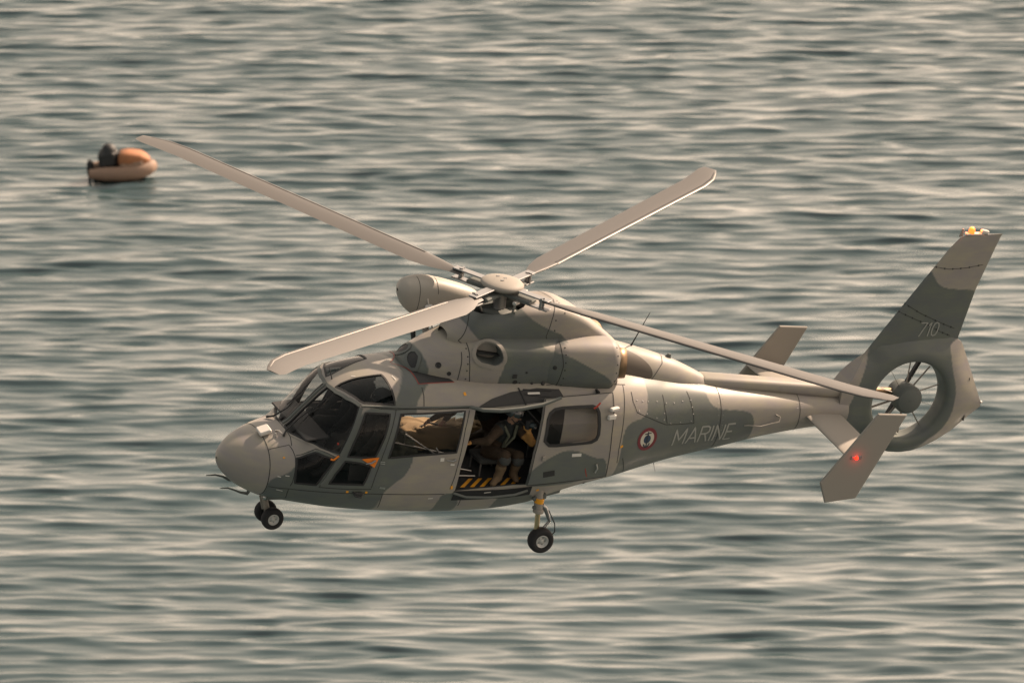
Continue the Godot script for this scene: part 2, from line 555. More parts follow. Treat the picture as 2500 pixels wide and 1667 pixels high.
const CAMO_FUS := [
	[0.569,0.771, 0.807,0.906, 0.905,1.021, 0.984,1.166, 1.149,1.275, 1.291,1.296, 1.435,1.274, 1.703,1.873, 2.162,1.894, 2.320,2.102, 2.443,2.196, 2.632,2.3, 2.945,2.3, 2.724,2.131, 2.528,1.994, 2.485,1.859, 2.463,1.565, 2.487,1.235, 2.451,1.075, 2.380,0.957, 2.274,0.880, 2.175,0.775, 2.131,0.709, 2.109,0.587, 2.116,0.2, 1.473,0.2, 0.885,0.2, 0.647,0.3],
	[3.012,0.700, 3.271,0.680, 3.301,0.2, 2.971,0.2, 2.965,0.574],
	[3.821,0.676, 4.392,0.694, 4.5,0.2, 3.834,0.2],
	[5.690,0.3, 5.640,1.101, 5.644,1.509, 5.771,1.619, 6.019,1.643, 6.051,1.893, 6.083,2.2, 6.571,2.2, 7.049,1.95, 7.105,1.715, 7.264,1.617, 7.788,1.562, 7.868,1.448, 7.887,1.265, 7.863,0.8, 7.031,0.7, 6.341,0.5],
	[5.329,1.211, 5.155,1.215, 4.911,1.321, 4.698,1.355, 4.490,1.265, 4.301,1.138, 4.171,1.002, 4.12,0.8, 4.562,0.75, 5.349,0.8]]
const CAMO_UP := [
	[3.35,3.1, 3.26,2.98, 3.29,2.88, 3.38,2.77, 3.5,2.66, 4.76,2.66, 4.69,2.76, 4.58,2.79, 4.24,2.95, 4.10,3.06, 4.0,3.2],
	[3.62,2.70, 3.80,2.62, 3.77,2.32, 3.72,2.17, 3.79,1.7, 5.60,1.7, 5.45,2.19, 4.99,2.42, 4.68,2.57, 4.41,2.60, 4.3,2.70],
	[2.3,2.5, 2.5,2.8, 2.71,2.80, 2.73,2.58, 2.72,2.46, 2.79,2.28, 2.78,1.8, 2.3,1.8]]
const CAMO_TAIL := [
	[9.4,0.4, 9.40,1.38, 9.50,1.62, 9.59,1.94, 9.69,2.20, 9.70,2.42, 10.1,3.1, 10.42,3.58, 10.46,3.47, 10.59,3.29, 10.74,3.22, 11.4,3.17, 11.9,2.6, 11.9,0.4]]
const CAMO_TAIL_LIGHT := [[10.94,2.47, 10.98,2.2, 11.02,2.03, 11.15,1.71, 11.14,1.33, 11.00,1.08, 10.73,0.93, 10.66,0.4, 11.9,0.4, 11.9,2.47]]


func _ready():
	rng.seed = 4
	view_and_light()
	materials()
	sea()
	heli = Node3D.new()
	heli.name = "helicopter"
	add_child(heli)
	heli.transform = heli_tf
	tag(heli, "two-tone grey military helicopter flying low over the sea with its cabin door open", "helicopter")
	fuselage()
	upper_works()
	rotor()
	tail()
	gear()
	interior()
	fittings()
	people()
	float_craft()


func view_and_light():
	var pitch := deg_to_rad(-16.0)
	var turn := Basis(Vector3.RIGHT, pitch)
	var aft := Vector3(0.90699202, 0.01228303, -0.42096866)
	var up := Vector3(0.15230747, 0.92235123, 0.35506427)
	var port := Vector3(0.39264222, -0.38615713, 0.83469441)
	var b := turn * Basis(aft, up, port)
	heli_tf = Transform3D(b, HELI_AT - b * HELI_O)
	var cam := Camera3D.new()
	cam.name = "camera"
	cam.fov = 6.7236
	cam.near = 1.0
	cam.far = 20000.0
	add_child(cam)
	cam.transform = Transform3D(turn, HELI_AT + turn * Vector3(0.06813, 2.29458, 80.0))
	cam.current = true
	var lens := CameraAttributesPhysical.new()
	lens.frustum_focal_length = 204.3
	lens.frustum_focus_distance = 80.0
	lens.exposure_aperture = 2.8
	cam.attributes = lens
	var sun := DirectionalLight3D.new()
	sun.name = "sun"
	sun.light_color = Color(1.0, 0.88, 0.77)
	sun.light_energy = 1.6
	sun.light_angular_distance = 0.8
	sun.shadow_enabled = true
	add_child(sun)
	sun.look_at_from_position(Vector3(0.59, 0.60, -0.54) * 100.0, Vector3.ZERO)
	var we := WorldEnvironment.new()
	we.name = "air"
	var e := Environment.new()
	e.background_mode = Environment.BG_SKY
	var sm := PanoramaSkyMaterial.new()
	sm.panorama = hazy_sky(Vector3(0.59, 0.60, -0.54).normalized())
	var sk := Sky.new()
	sk.sky_material = sm
	e.sky = sk
	e.tonemap_mode = Environment.TONE_MAPPER_LINEAR
	e.tonemap_exposure = 1.82
	e.sdfgi_enabled = true
	e.ssao_enabled = true
	e.ssil_enabled = true
	we.environment = e
	add_child(we)


# clear dusk air under a low warm haze: Rayleigh blue overhead plus haze that scatters forward from the sun and thickens towards the horizon
func hazy_sky(sun: Vector3) -> ImageTexture:
	var w := 512
	var h := 256
	var im := Image.create(w, h, false, Image.FORMAT_RGBF)
	for y in h:
		var up := PI * (0.5 - (y + 0.5) / h)
		var e := maxf(sin(up), 0.0)
		var thick := 1.0 - exp(-0.15 / (e + 0.03))
		for x in w:
			var around := TAU * ((x + 0.5) / w - 0.25)
			var d := Vector3(cos(around) * cos(up), sin(up), sin(around) * cos(up))
			var c := d.dot(sun)
			var ph := 0.84 / pow(1.16 - 0.8 * c, 1.5)
			var k := HAZE * thick * ph
			im.set_pixel(x, y, Color(k * 1.22 + 0.045 * (1.0 + c * c), k * 0.895 + 0.083 * (1.0 + c * c), k * 0.635 + 0.105 * (1.0 + c * c)))
	return ImageTexture.create_from_image(im)


# ---------------------------------------------------------------- sea
var wave_noise := []

func wave(x: float, z: float) -> float:
	var h := 0.0
	for w in wave_noise:
		# peaked crests and wide flat troughs
		var n: float = 0.5 + 0.5 * w[1].get_noise_2d(x * w[2] + z * w[4], z * w[3])
		h += w[0] * n * n
	return h

func sea():
	# long-crested wind chop: [height, noise, frequency across, frequency along the wind, skew]
	for w in [[0.20, 0.03, 0.10, 0.02], [0.140, 0.09, 0.54, -0.06], [0.110, 0.17, 1.15, 0.10], [0.034, 0.38, 2.3, -0.15]]:
		var n := FastNoiseLite.new()
		n.seed = 40 + wave_noise.size()
		n.noise_type = FastNoiseLite.TYPE_SIMPLEX
		n.frequency = 1.0
		n.fractal_type = FastNoiseLite.FRACTAL_NONE
		wave_noise.append([w[0], n, w[1], w[2], w[3]])
	var xs := []
	var zs := []
	for v in [-9000.0, -3000.0, -1000.0, -400.0, -150.0, -80.0]: xs.append(v)
	var x := -50.0
	while x <= 50.01:
		xs.append(x); x += 0.25
	for v in [80.0, 150.0, 400.0, 1000.0, 3000.0, 9000.0]: xs.append(v)
	for v in [-9000.0, -4000.0, -2000.0, -1000.0, -600.0, -400.0, -300.0]: zs.append(v)
	var z := -250.0
	while z <= -84.99:
		zs.append(z); z += 0.12
	for v in [-60.0, -30.0, 0.0, 60.0, 150.0, 400.0, 1500.0, 9000.0]: zs.append(v)
	var nx := xs.size()
	var nz := zs.size()
	var H := PackedFloat32Array()
	H.resize(nx * nz)
	for j in nz:
		for i in nx:
			var k := clampf((52.0 - absf(xs[i])) / 6.0, 0.0, 1.0) * clampf((zs[j] + 256.0) / 8.0, 0.0, 1.0) * clampf((-80.0 - zs[j]) / 6.0, 0.0, 1.0)
			H[j * nx + i] = (wave(xs[i], zs[j]) - 0.13) * k if k > 0.0 else 0.0
	var V := PackedVector3Array()
	var N := PackedVector3Array()
	V.resize(nx * nz); N.resize(nx * nz)
	for j in nz:
		for i in nx:
			var id := j * nx + i
			V[id] = Vector3(xs[i], H[id], zs[j] + H[id] * 0.9)   # crests lean with the wind, towards the camera
	for j in nz:
		for i in nx:
			var dx := V[j * nx + mini(i + 1, nx - 1)] - V[j * nx + maxi(i - 1, 0)]
			var dz := V[mini(j + 1, nz - 1) * nx + i] - V[maxi(j - 1, 0) * nx + i]
			N[j * nx + i] = dz.cross(dx).normalized()
	var I := PackedInt32Array()
	I.resize((nx - 1) * (nz - 1) * 6)
	var c := 0
	for j in nz - 1:
		for i in nx - 1:
			var a := j * nx + i
			for k in [a, a + 1, a + nx + 1, a, a + nx + 1, a + nx]:
				I[c] = k; c += 1
	var arr := []
	arr.resize(Mesh.ARRAY_MAX)
	arr[Mesh.ARRAY_VERTEX] = V; arr[Mesh.ARRAY_NORMAL] = N; arr[Mesh.ARRAY_INDEX] = I
	var m := ArrayMesh.new()
	m.add_surface_from_arrays(Mesh.PRIMITIVE_TRIANGLES, arr)
	var o := MeshInstance3D.new()
	o.name = "sea"
	o.mesh = m
	var wm := mat(lin(0.022, 0.05, 0.056), 0.22, 0.0, 1.0)
	o.material_override = wm
	o.set_meta("kind", "structure")
	o.set_meta("label", "rippled grey-green sea with beige sky reflections")
	add_child(o)


# ---------------------------------------------------------------- hull
var L: Loft

func fuselage():
	L = Loft.new(FUS)
	var holes := []
	for k in WIN: holes.append(poly(WIN[k]))
	holes.append(poly(OPENING))
	# main gear bays and nose bay stay closed skin
	var nose := Geo.new()
	var body := Geo.new()
	var boom := Geo.new()
	var liner := Geo.new()
	for s in [1.0, -1.0]:
		skin(nose, L, 0.06, 0.6, 18, -1, 1, 40, s)
		skin(body, L, 0.6, 5.8, 88, -1, 1, 56, s, 0.0, holes)
		skin(boom, L, 5.8, 9.45, 46, -1, 1, 40, s)
		var ih := []
		for h in holes: ih.append(h)
		skin(liner, L, 0.75, 5.2, 50, -0.6, 1, 30, s, -0.035, ih, null, Vector3.ZERO, -1.0)
		for h in holes: reveal(liner, L, h, s, 0.0, -0.035)
	var rear := Geo.new()
	rear.box(Vector3(5.2, 1.38, 0), Vector3(0.03, 1.36, 1.55))
	put(nose, "nose_cone", M.fus, heli, FUS_UV)
	var fb := put(body, "fuselage", M.fus, heli, FUS_UV)
	var bm := put(boom, "tail_boom", M.fus, heli, FUS_UV)
	var ln := put(liner, "cabin_lining", M.liner, heli)
	put(rear, "rear_bulkhead", M.liner, heli)
	for k in SEAMS.size():
		for s in [1.0, -1.0]:
			var g := Geo.new()
			strip(g, L, poly(SEAMS[k]), 0.011, s, 0.002)
			put(g, "panel_seam", M.seam, bm if SEAMS[k][0] > 5.6 else fb)
	for k in WIN:
		for s in [1.0, -1.0]:
			var pl := poly(WIN[k])
			var g := Geo.new()
			var bb := bounds(pl)
			skin(g, L, bb.position.x - 0.01, bb.end.x + 0.01, 16, bb.position.y - 0.01, bb.end.y + 0.01, 16, s, -0.008, [], grow(pl, 0.004))
			var w := put(g, k, M.tint if k == "roof_window" else (M.clear if k == "cabin_window" else M.glass), heli)
			var r := Geo.new()
			strip(r, L, grow(pl, -0.007), 0.026, s, 0.004, true, Vector3.ZERO, 0.012)
			put(r, "window_seal", M.rubber, w)
	# raised frame of the windscreen arch and the pillar beside the door
	for s in [1.0, -1.0]:
		var fr := Geo.new()
		strip(fr, L, poly([1.50,0.999, 1.53,0.8, 1.60,0.66, 1.715,0.553]), 0.05, s, 0.012, false, Vector3.ZERO, 0.014)
		put(fr, "windscreen_arch", M.dark, heli)
		var pf := Geo.new()
		strip(pf, L, poly([1.722,0.532, 1.65,0.45, 1.56,0.34, 1.46,0.215, 1.36,0.085, 1.25,-0.10]), 0.05, s, 0.014, false, Vector3.ZERO, 0.016)
		put(pf, "windscreen_pillar", M.dark, heli)
		var rl := Geo.new()
		strip(rl, L, poly([0.95,0.72, 1.06,0.53, 1.2,0.36, 1.36,0.25, 1.43,0.215]), 0.022, s, 0.008, false, Vector3.ZERO, 0.01)
		put(rl, "windscreen_rail", M.light, heli)
		# gutter above the doors
		var gt := Geo.new()
		var pts := []
		for v in [[1.73, 0.545], [2.0, 0.505], [2.3, 0.479], [2.8, 0.462], [3.3, 0.458]]: pts.append(L.o(v[0], v[1], s, 0.012))
		gt.tube(pts, 0.014, 6)
		put(gt, "door_gutter", M.dark, heli)
	# centre post
	var cp := Geo.new()
	var cpts := []
	for k in 9: cpts.append(L.p(lerpf(0.95, 1.5, k / 8.0), 1.0) + Vector3(-0.005, 0.006, 0))
	cp.tube(cpts, 0.022, 8)
	put(cp, "windscreen_post", M.dark, heli)
	# open sliding doors, both sides
	for s in [1.0, -1.0]:
		sliding_door(s)


func sliding_door(s: float):
	var d := Node3D.new()
	d.name = "sliding_door"
	heli.add_child(d, true)
	var sh := Vector3(DOOR_SHIFT.x, 0, DOOR_SHIFT.z * s)
	var pl := poly(DOOR)
	var wn := poly(DOOR_WIN)
	var bb := bounds(pl)
	var g := Geo.new()
	skin(g, L, bb.position.x - 0.01, bb.end.x + 0.01, 24, bb.position.y - 0.01, bb.end.y + 0.01, 22, s, 0.0, [wn], pl, sh)
	skin(g, L, bb.position.x - 0.01, bb.end.x + 0.01, 24, bb.position.y - 0.01, bb.end.y + 0.01, 22, s, -0.05, [wn], pl, sh, -1.0)
	reveal(g, L, pl, s, 0.0, -0.05, sh)
	reveal(g, L, wn, s, 0.0, -0.05, sh)
	put(g, "door_panel", M.fus, d, FUS_UV)
	var w := Geo.new()
	bb = bounds(wn)
	skin(w, L, bb.position.x - 0.01, bb.end.x + 0.01, 12, bb.position.y - 0.01, bb.end.y + 0.01, 10, s, -0.01, [], grow(wn, 0.004), sh)
	var wo := put(w, "door_window", M.clear, d)
	var r := Geo.new()
	strip(r, L, grow(wn, -0.004), 0.04, s, 0.008, true, sh, 0.02)
	put(r, "window_seal", M.rubber, wo)
	var es := Geo.new()
	strip(es, L, grow(pl, -0.006), 0.012, s, 0.002, true, sh)
	put(es, "edge_seal", M.seam, d)
	# latch, stencils, recessed step
	var la := Geo.new()
	la.tube([L.o(4.10, 0.09, s, 0.02) + sh, L.o(4.12, 0.06, s, 0.03) + sh, L.o(4.10, 0.03, s, 0.02) + sh], 0.012, 6)
	put(la, "door_latch", M.metal, d)
	var pc := Geo.new()
	strip(pc, L, poly([3.72,0.155, 3.86,0.157]), 0.045, s, 0.003, false, sh)
	put(pc, "placard", M.white, d)
	var rt := Geo.new()
	strip(rt, L, poly([3.95,0.06, 3.99,0.0]), 0.01, s, 0.003, false, sh)
	put(rt, "red_tag", M.red, d)
	var fs := Geo.new()
	strip(fs, L, poly([3.33,0.022, 3.50,0.035]), 0.085, s, 0.0025, false, sh)
	put(fs, "step_recess", M.black, d)
	var hk := Geo.new()
	hk.box(L.o(3.30, 0.14, s, 0.012) + sh, Vector3(0.05, 0.07, 0.025), Basis.IDENTITY, 0.006)
	put(hk, "door_catch", M.light, d)


# ---------------------------------------------------------------- deck, engines, mast fairing
const DECK := [[2.54,.20,2.17,2.27,1.9,2.2,3],[2.61,.30,2.19,2.35,1.9,2.2,3],[2.78,.41,2.22,2.47,1.9,2.2,3],[3.0,.50,2.26,2.57,1.9,2.3,3],[3.3,.58,2.34,2.67,1.9,2.6,3],
	[3.65,.645,2.42,2.75,1.9,3.4,3],[4.3,.66,2.4,2.74,1.9,3.2,3],[5.0,.62,2.35,2.70,1.9,3,3],[5.38,.42,2.3,2.64,1.9,2.8,3],[5.55,.33,2.25,2.55,1.8,2.6,3]]
const SPINE := [[5.35,.33,2.05,2.60,1.7,2.3,3],[5.65,.34,2.0,2.50,1.7,2.2,3],[6.11,.33,1.95,2.37,1.6,2.1,3],[6.64,.28,1.85,2.20,1.5,2.1,3],[7.0,.21,1.8,2.04,1.5,2.2,3],[7.16,.18,1.75,1.96,1.5,2.3,3]]
const PYLON := [[3.10,.16,2.6,2.70,2.3,3,3],[3.2,.30,2.6,2.78,2.3,3.2,3],[3.45,.40,2.6,2.98,2.3,3.6,3],[3.75,.435,2.6,3.06,2.3,4,3],[4.3,.43,2.58,3.12,2.3,5,3],[4.62,.41,2.58,3.12,2.3,6,3],
	[4.94,.385,2.58,3.02,2.3,6,3],[5.3,.33,2.56,2.80,2.3,5,3],[5.58,.23,2.5,2.60,2.2,3,3],[5.74,.12,2.44,2.47,2.2,2.5,3]]
const NACELLE := [[4.18,.03,2.36,2.38,2.34,2,2],[4.25,.12,2.36,2.52,2.2,2.2,2.2],[4.42,.22,2.36,2.63,2.05,2.4,2.4],[4.7,.29,2.36,2.70,1.98,2.5,2.5],[5.1,.31,2.36,2.715,1.96,2.5,2.5],[5.4,.305,2.355,2.70,1.98,2.5,2.5],[5.49,.27,2.35,2.66,2.03,2.4,2.4],[5.515,.24,2.35,2.63,2.06,2.4,2.4]]

func upper_works():
	var dk := Loft.new(DECK)
	var g := Geo.new()
	var intake := poly([3.355,0.352, 3.402,0.505, 3.494,0.564, 3.592,0.548, 3.692,0.466, 3.759,0.258, 3.759,0.081, 3.697,-0.023, 3.610,-0.036, 3.475,0.051, 3.383,0.205])
	intake = chaikin(intake, 1)
	for s in [1.0, -1.0]:
		skin(g, dk, 2.54, 5.55, 60, -0.6, 1, 30, s, 0.0, [intake])
	# blunt front of the deck
	var ring := PackedVector3Array()
	for k in 33: ring.append(dk.p(2.54, lerpf(-0.6, 1, k / 16.0) if k <= 16 else lerpf(1, -0.6, (k - 16) / 16.0), 1.0 if k <= 16 else -1.0))
	for k in 32:
		var nn := Vector3(-1, 0.15, 0)
		g.tn(Vector3(2.53, 2.1, 0), ring[k], ring[k + 1], nn, nn, nn)
	var deck := put(g, "engine_deck", M.up, heli, UP_UV)
	# seams on the deck
	for pl in [[3.30,0.99, 3.30,0.6, 3.29,0.2, 3.31,-0.1, 3.35,-0.4], [3.20,0.45, 3.18,0.1, 3.16,-0.30]]:
		for s in [1.0, -1.0]:
			var sm := Geo.new()
			strip(sm, dk, poly(pl), 0.011, s, 0.002)
			put(sm, "panel_seam", M.seam, deck)
	# the dark grilled intake at the front of the deck
	for s in [1.0, -1.0]:
		var fi := Geo.new()
		var gp := poly([2.56,0.60, 2.575,0.80, 2.61,0.93, 2.66,0.92, 2.70,0.82, 2.708,0.60, 2.672,0.383, 2.638,0.15, 2.585,0.15, 2.565,0.35])
		strip(fi, dk, gp, 0.045, s, 0.014, true, Vector3.ZERO, 0.02)
		var fo := put(fi, "intake_frame", M.dark, heli)
		var fg := Geo.new()
		var bb := bounds(gp)
		skin(fg, dk, bb.position.x, bb.end.x, 8, bb.position.y, bb.end.y, 8, s, 0.006, [], gp)
		put(fg, "intake_grille", M.black, fo)
	# side air intakes: rim and dark throat
	for s in [1.0, -1.0]:
		var r := Geo.new()
		strip(r, dk, grow(intake, 0.012), 0.05, s, 0.016, true, Vector3.ZERO, 0.03)
		var io := put(r, "air_intake", M.light, heli)
		var th := Geo.new()
		var n := intake.size()
		var cen := Vector3(3.62, 2.52, 0.22 * s)
		var bb2 := bounds(intake)
		for i in n:
			var a := intake[i]; var b := intake[(i + 1) % n]
			var p0 := dk.p(a.x, a.y, s); var p1 := dk.p(b.x, b.y, s)
			var p2 := p1.lerp(cen, 0.35) + Vector3(0.02, 0, -0.12 * s); var p3 := p0.lerp(cen, 0.35) + Vector3(0.02, 0, -0.12 * s)
			var nn := (p1 - p0).cross(p3 - p0).normalized()
			if nn.dot(cen - p0) < 0: nn = -nn
			th.tn(p0, p1, p2, nn, nn, nn); th.tn(p0, p2, p3, nn, nn, nn)
			th.tn(p3, p2, cen, Vector3(0, 0, s), Vector3(0, 0, s), Vector3(0, 0, s))
		put(th, "intake_throat", M.dark, io)
		var sp := Geo.new()
		sp.box(Vector3(3.56, 2.53, 0.46 * s), Vector3(0.40, 0.018, 0.12), Basis(Vector3.BACK, -0.12))
		put(sp, "intake_splitter", M.black, io)
	# engine nacelles with their exhausts
	for s in [1.0, -1.0]:
		var nl := Loft.new(NACELLE, 0.43 * s)
		var ng := Geo.new()
		for q in [1.0, -1.0]: skin(ng, nl, 4.18, 5.515, 30, -1, 1, 32, q)
		var no := put(ng, "engine_nacelle", M.up, heli, UP_UV)
		for pl in [[4.62,0.9, 4.60,0.5, 4.63,0.1, 4.60,-0.3, 4.58,-0.6], [5.50,0.9, 5.50,0.4, 5.50,-0.1, 5.40,-0.6]]:
			var sm := Geo.new()
			strip(sm, nl, poly(pl), 0.011, s, 0.002)
			put(sm, "panel_seam", M.seam, no)
		var eg := Geo.new()
		eg.lathe(Vector3(5.46, 2.36, 0.46 * s), Vector3(1, 0.05, 0.32 * s), [[0.21, 0.0], [0.215, 0.10], [0.205, 0.20], [0.19, 0.20], [0.19, 0.05], [0.0, 0.04]], 28)
		put(eg, "exhaust_pipe", M.pipe, no)
		for v in [[4.52, 0.06, 0.03], [4.86, -0.55, 0.02]]:
			var gv := Geo.new()
			gv.lathe(nl.o(v[0], v[1], s, -0.005), nl.nrm(v[0], v[1], s), [[v[2], 0.0], [v[2], 0.008], [v[2] * 0.6, 0.008], [0.0, 0.008]], 12)
			put(gv, "drain_port", M.black, no)
	var sl := Loft.new(SPINE)
	var sg := Geo.new()
	for s in [1.0, -1.0]: skin(sg, sl, 5.35, 7.16, 36, -0.5, 1, 26, s)
	var so := put(sg, "spine_fairing", M.up, heli, UP_UV)
	for s in [1.0, -1.0]:
		var sm := Geo.new()
		strip(sm, sl, poly([6.45,0.98, 6.40,0.6, 6.25,0.25, 6.12,0.0]), 0.011, s, 0.002)
		put(sm, "panel_seam", M.seam, so)
		var sb := Geo.new()
		var hp := chaikin(poly([5.50,0.10, 5.50,0.78, 5.75,0.76, 6.05,0.62, 6.22,0.40, 6.22,0.16, 6.0,0.08, 5.75,0.06]), 2)
		skin(sb, sl, 5.5, 6.22, 14, 0.06, 0.78, 12, s, 0.0035, [], hp)
		put(sb, "heat_shield", M.soot, so)
	# mast fairing with its open top
	var py := Loft.new(PYLON)
	var pg := Geo.new()
	var well := poly([3.46,1.2, 3.46,0.86, 3.52,0.70, 3.64,0.60, 3.80,0.565, 3.98,0.585, 4.12,0.66, 4.22,0.80, 4.26,1.2])
	for s in [1.0, -1.0]:
		skin(pg, py, 3.10, 5.74, 56, -0.4, 1, 34, s, 0.0, [well])
		reveal(pg, py, poly([3.46,1.0, 3.46,0.86, 3.52,0.70, 3.64,0.60, 3.80,0.565, 3.98,0.585, 4.12,0.66, 4.22,0.80, 4.26,1.0]), s, 0.0, -0.12)
	var po := put(pg, "mast_fairing", M.up, heli, UP_UV)
	for pl in [[4.66,0.98, 4.60,0.7, 4.50,0.42, 4.44,0.18, 4.56,-0.1], [3.40,0.85, 3.30,0.5, 3.2,0.15, 3.3,-0.1]]:
		for s in [1.0, -1.0]:
			var sm := Geo.new()
			strip(sm, py, poly(pl), 0.011, s, 0.002)
			put(sm, "panel_seam", M.seam, po)
	var wl := Geo.new()
	wl.box(Vector3(3.86, 2.74, 0), Vector3(0.9, 0.04, 0.72))
	put(wl, "gearbox_deck", M.black, heli)
	# black anti-slip patch with a red edge at the foot of the deck
	for s in [1.0, -1.0]:
		var ap := Geo.new()
		var tri := poly([2.54,0.84, 2.576,0.78, 2.593,0.654, 2.849,0.651, 3.111,0.649, 3.0,0.72, 2.80,0.80, 2.655,0.84])
		var bb := bounds(tri)
		skin(ap, L, bb.position.x, bb.end.x, 10, bb.position.y, bb.end.y, 8, s, 0.004, [], tri)
		var ao := put(ap, "walkway_patch", M.black, heli)
		var ae := Geo.new()
		strip(ae, L, poly([2.40,0.99, 2.48,0.93, 2.53,0.88, 2.565,0.814, 2.591,0.650, 2.847,0.649, 3.109,0.647]), 0.009, s, 0.0065)
		put(ae, "red_line", M.red, ao)


# ---------------------------------------------------------------- rotor
func section(chord: float, thick: float, n := 9) -> Array:
	# a symmetric aerofoil, nose at 0, tail at chord; Vector2(along chord, height)
	var o := []
	for k in n:
		var u := 1.0 - cos(PI / 2 * k / (n - 1))
		o.append(Vector2(u * chord, thick * 5.0 * chord * (0.2969 * sqrt(u) - 0.126 * u - 0.3516 * u * u + 0.2843 * u * u * u - 0.1036 * u * u * u * u)))
	for k in range(n - 2, 0, -1): o.append(Vector2(o[k].x, -o[k].y))
	return o

func rotor():
	var r := Node3D.new()
	r.name = "main_rotor"
	heli.add_child(r)
	r.position = Vector3(3.87, 0, 0)
	var ms := Geo.new()
	ms.lathe(Vector3(0, 2.7, 0), Vector3.UP, [[0.20, 0.0], [0.19, 0.08], [0.10, 0.12], [0.085, 0.52], [0.13, 0.54], [0.13, 0.60]], 24)
	put(ms, "mast", M.steel, r)
	var sw := Geo.new()
	sw.lathe(Vector3(0, 2.93, 0), Vector3.UP, [[0.12, 0.0], [0.27, 0.01], [0.28, 0.04], [0.27, 0.06], [0.12, 0.07]], 28)
	put(sw, "swashplate", M.dark, r)
	var cap := Geo.new()
	cap.lathe(Vector3(0, 3.30, 0), Vector3.UP, [[0.0, -0.01], [0.24, -0.01], [0.28, 0.012], [0.30, 0.04], [0.297, 0.058], [0.27, 0.082], [0.2, 0.106], [0.1, 0.121], [0.0, 0.125]], 40)
	var co := put(cap, "hub_cap", M.light, r)
	for k in 3:
		var cb := Geo.new()
		cb.box(Vector3(0.05 * cos(k * 2.1) - 0.02, 3.423, 0.09 * sin(k * 2.1)), Vector3(0.04, 0.014, 0.025))
		put(cb, "cap_fastener", M.steel, co)
	var star := Geo.new()
	var so: Array = section(1.0, 0.12)
	for k in 4:
		var a := deg_to_rad(34.7 + 90.0 * k)
		var d := Vector3(cos(a), 0.0, -sin(a))
		var side := Vector3(sin(a), 0, cos(a))   # towards the leading edge
		var b := Basis(d, Vector3.UP, -side)
		star.box(d * 0.28 + Vector3(0, 3.24, 0), Vector3(0.46, 0.05, 0.20), b, 0.012)
		var bl := Geo.new()
		var R := []
		var cone := deg_to_rad(3.6)
		for v in [[0.62, 0.14, 0.30], [0.80, 0.17, 0.22], [1.05, 0.30, 0.16], [1.35, 0.385, 0.12], [2.5, 0.385, 0.12], [4.0, 0.385, 0.11], [5.3, 0.385, 0.10], [5.62, 0.37, 0.09], [5.85, 0.30, 0.08], [5.97, 0.20, 0.06]]:
			var ring := PackedVector3Array()
			var rr: float = v[0]
			var ch: float = v[1]
			var tw := deg_to_rad(9.0 - rr * 1.3)
			var swp: float = maxf(0.0, rr - 5.5) * 0.35
			for p in section(ch, v[2]):
				var c: float = ch * 0.28 - p.x - swp
				ring.append(d * rr * cos(cone) + Vector3(0, 3.26 + rr * sin(cone) + p.y * cos(tw) + c * sin(tw), 0) + side * c * cos(tw))
			R.append(ring)
		bl.rings(R, true, true, 1, 8)
		var bo := put(bl, "rotor_blade", M.blade, r)
		var le := Geo.new()
		var LR := []
		for v in [[1.3, 0.385, 0.12], [2.5, 0.385, 0.12], [4.0, 0.385, 0.11], [5.3, 0.385, 0.10], [5.62, 0.37, 0.09], [5.85, 0.30, 0.08]]:
			var ring := PackedVector3Array()
			var rr: float = v[0]
			var ch: float = v[1]
			var tw := deg_to_rad(9.0 - rr * 1.3)
			var swp: float = maxf(0.0, rr - 5.5) * 0.35
			var sc := section(ch, v[2])
			for q in [13, 14, 15, 0, 1, 2, 3]:
				var p: Vector2 = sc[q] * Vector2(1.0, 1.08) - Vector2(0.002, 0.0)
				var c: float = ch * 0.28 - p.x - swp
				ring.append(d * rr * cos(cone) + Vector3(0, 3.26 + rr * sin(cone) + p.y * cos(tw) + c * sin(tw), 0) + side * c * cos(tw))
			LR.append(ring)
		le.rings(LR)
		put(le, "leading_edge_strip", M.erosion, bo)
		var sl := Geo.new()
		sl.box(d * 0.52 + Vector3(0, 3.335, 0), Vector3(0.5, 0.022, 0.13), b, 0.006)
		sl.box(d * 0.52 + Vector3(0, 3.205, 0), Vector3(0.5, 0.022, 0.13), b, 0.006)
		sl.lathe(d * 0.66 + Vector3(0, 3.19, 0), Vector3.UP, [[0.03, 0.0], [0.03, 0.17]], 10)
		sl.lathe(d * 0.66 + side * 0.05 + Vector3(0, 3.19, 0), Vector3.UP, [[0.02, 0.0], [0.02, 0.17]], 10)
		put(sl, "blade_sleeve", M.steel, bo)
		var pl := Geo.new()
		pl.tube([d * 0.27 + side * 0.10 + Vector3(0, 2.97, 0), d * 0.34 + side * 0.17 + Vector3(0, 3.2, 0)], 0.016, 8)
		pl.box(d * 0.34 + side * 0.15 + Vector3(0, 3.21, 0), Vector3(0.06, 0.05, 0.12), b, 0.01)
		put(pl, "pitch_link", M.metal, bo)
	put(star, "rotor_star", M.dark, r)


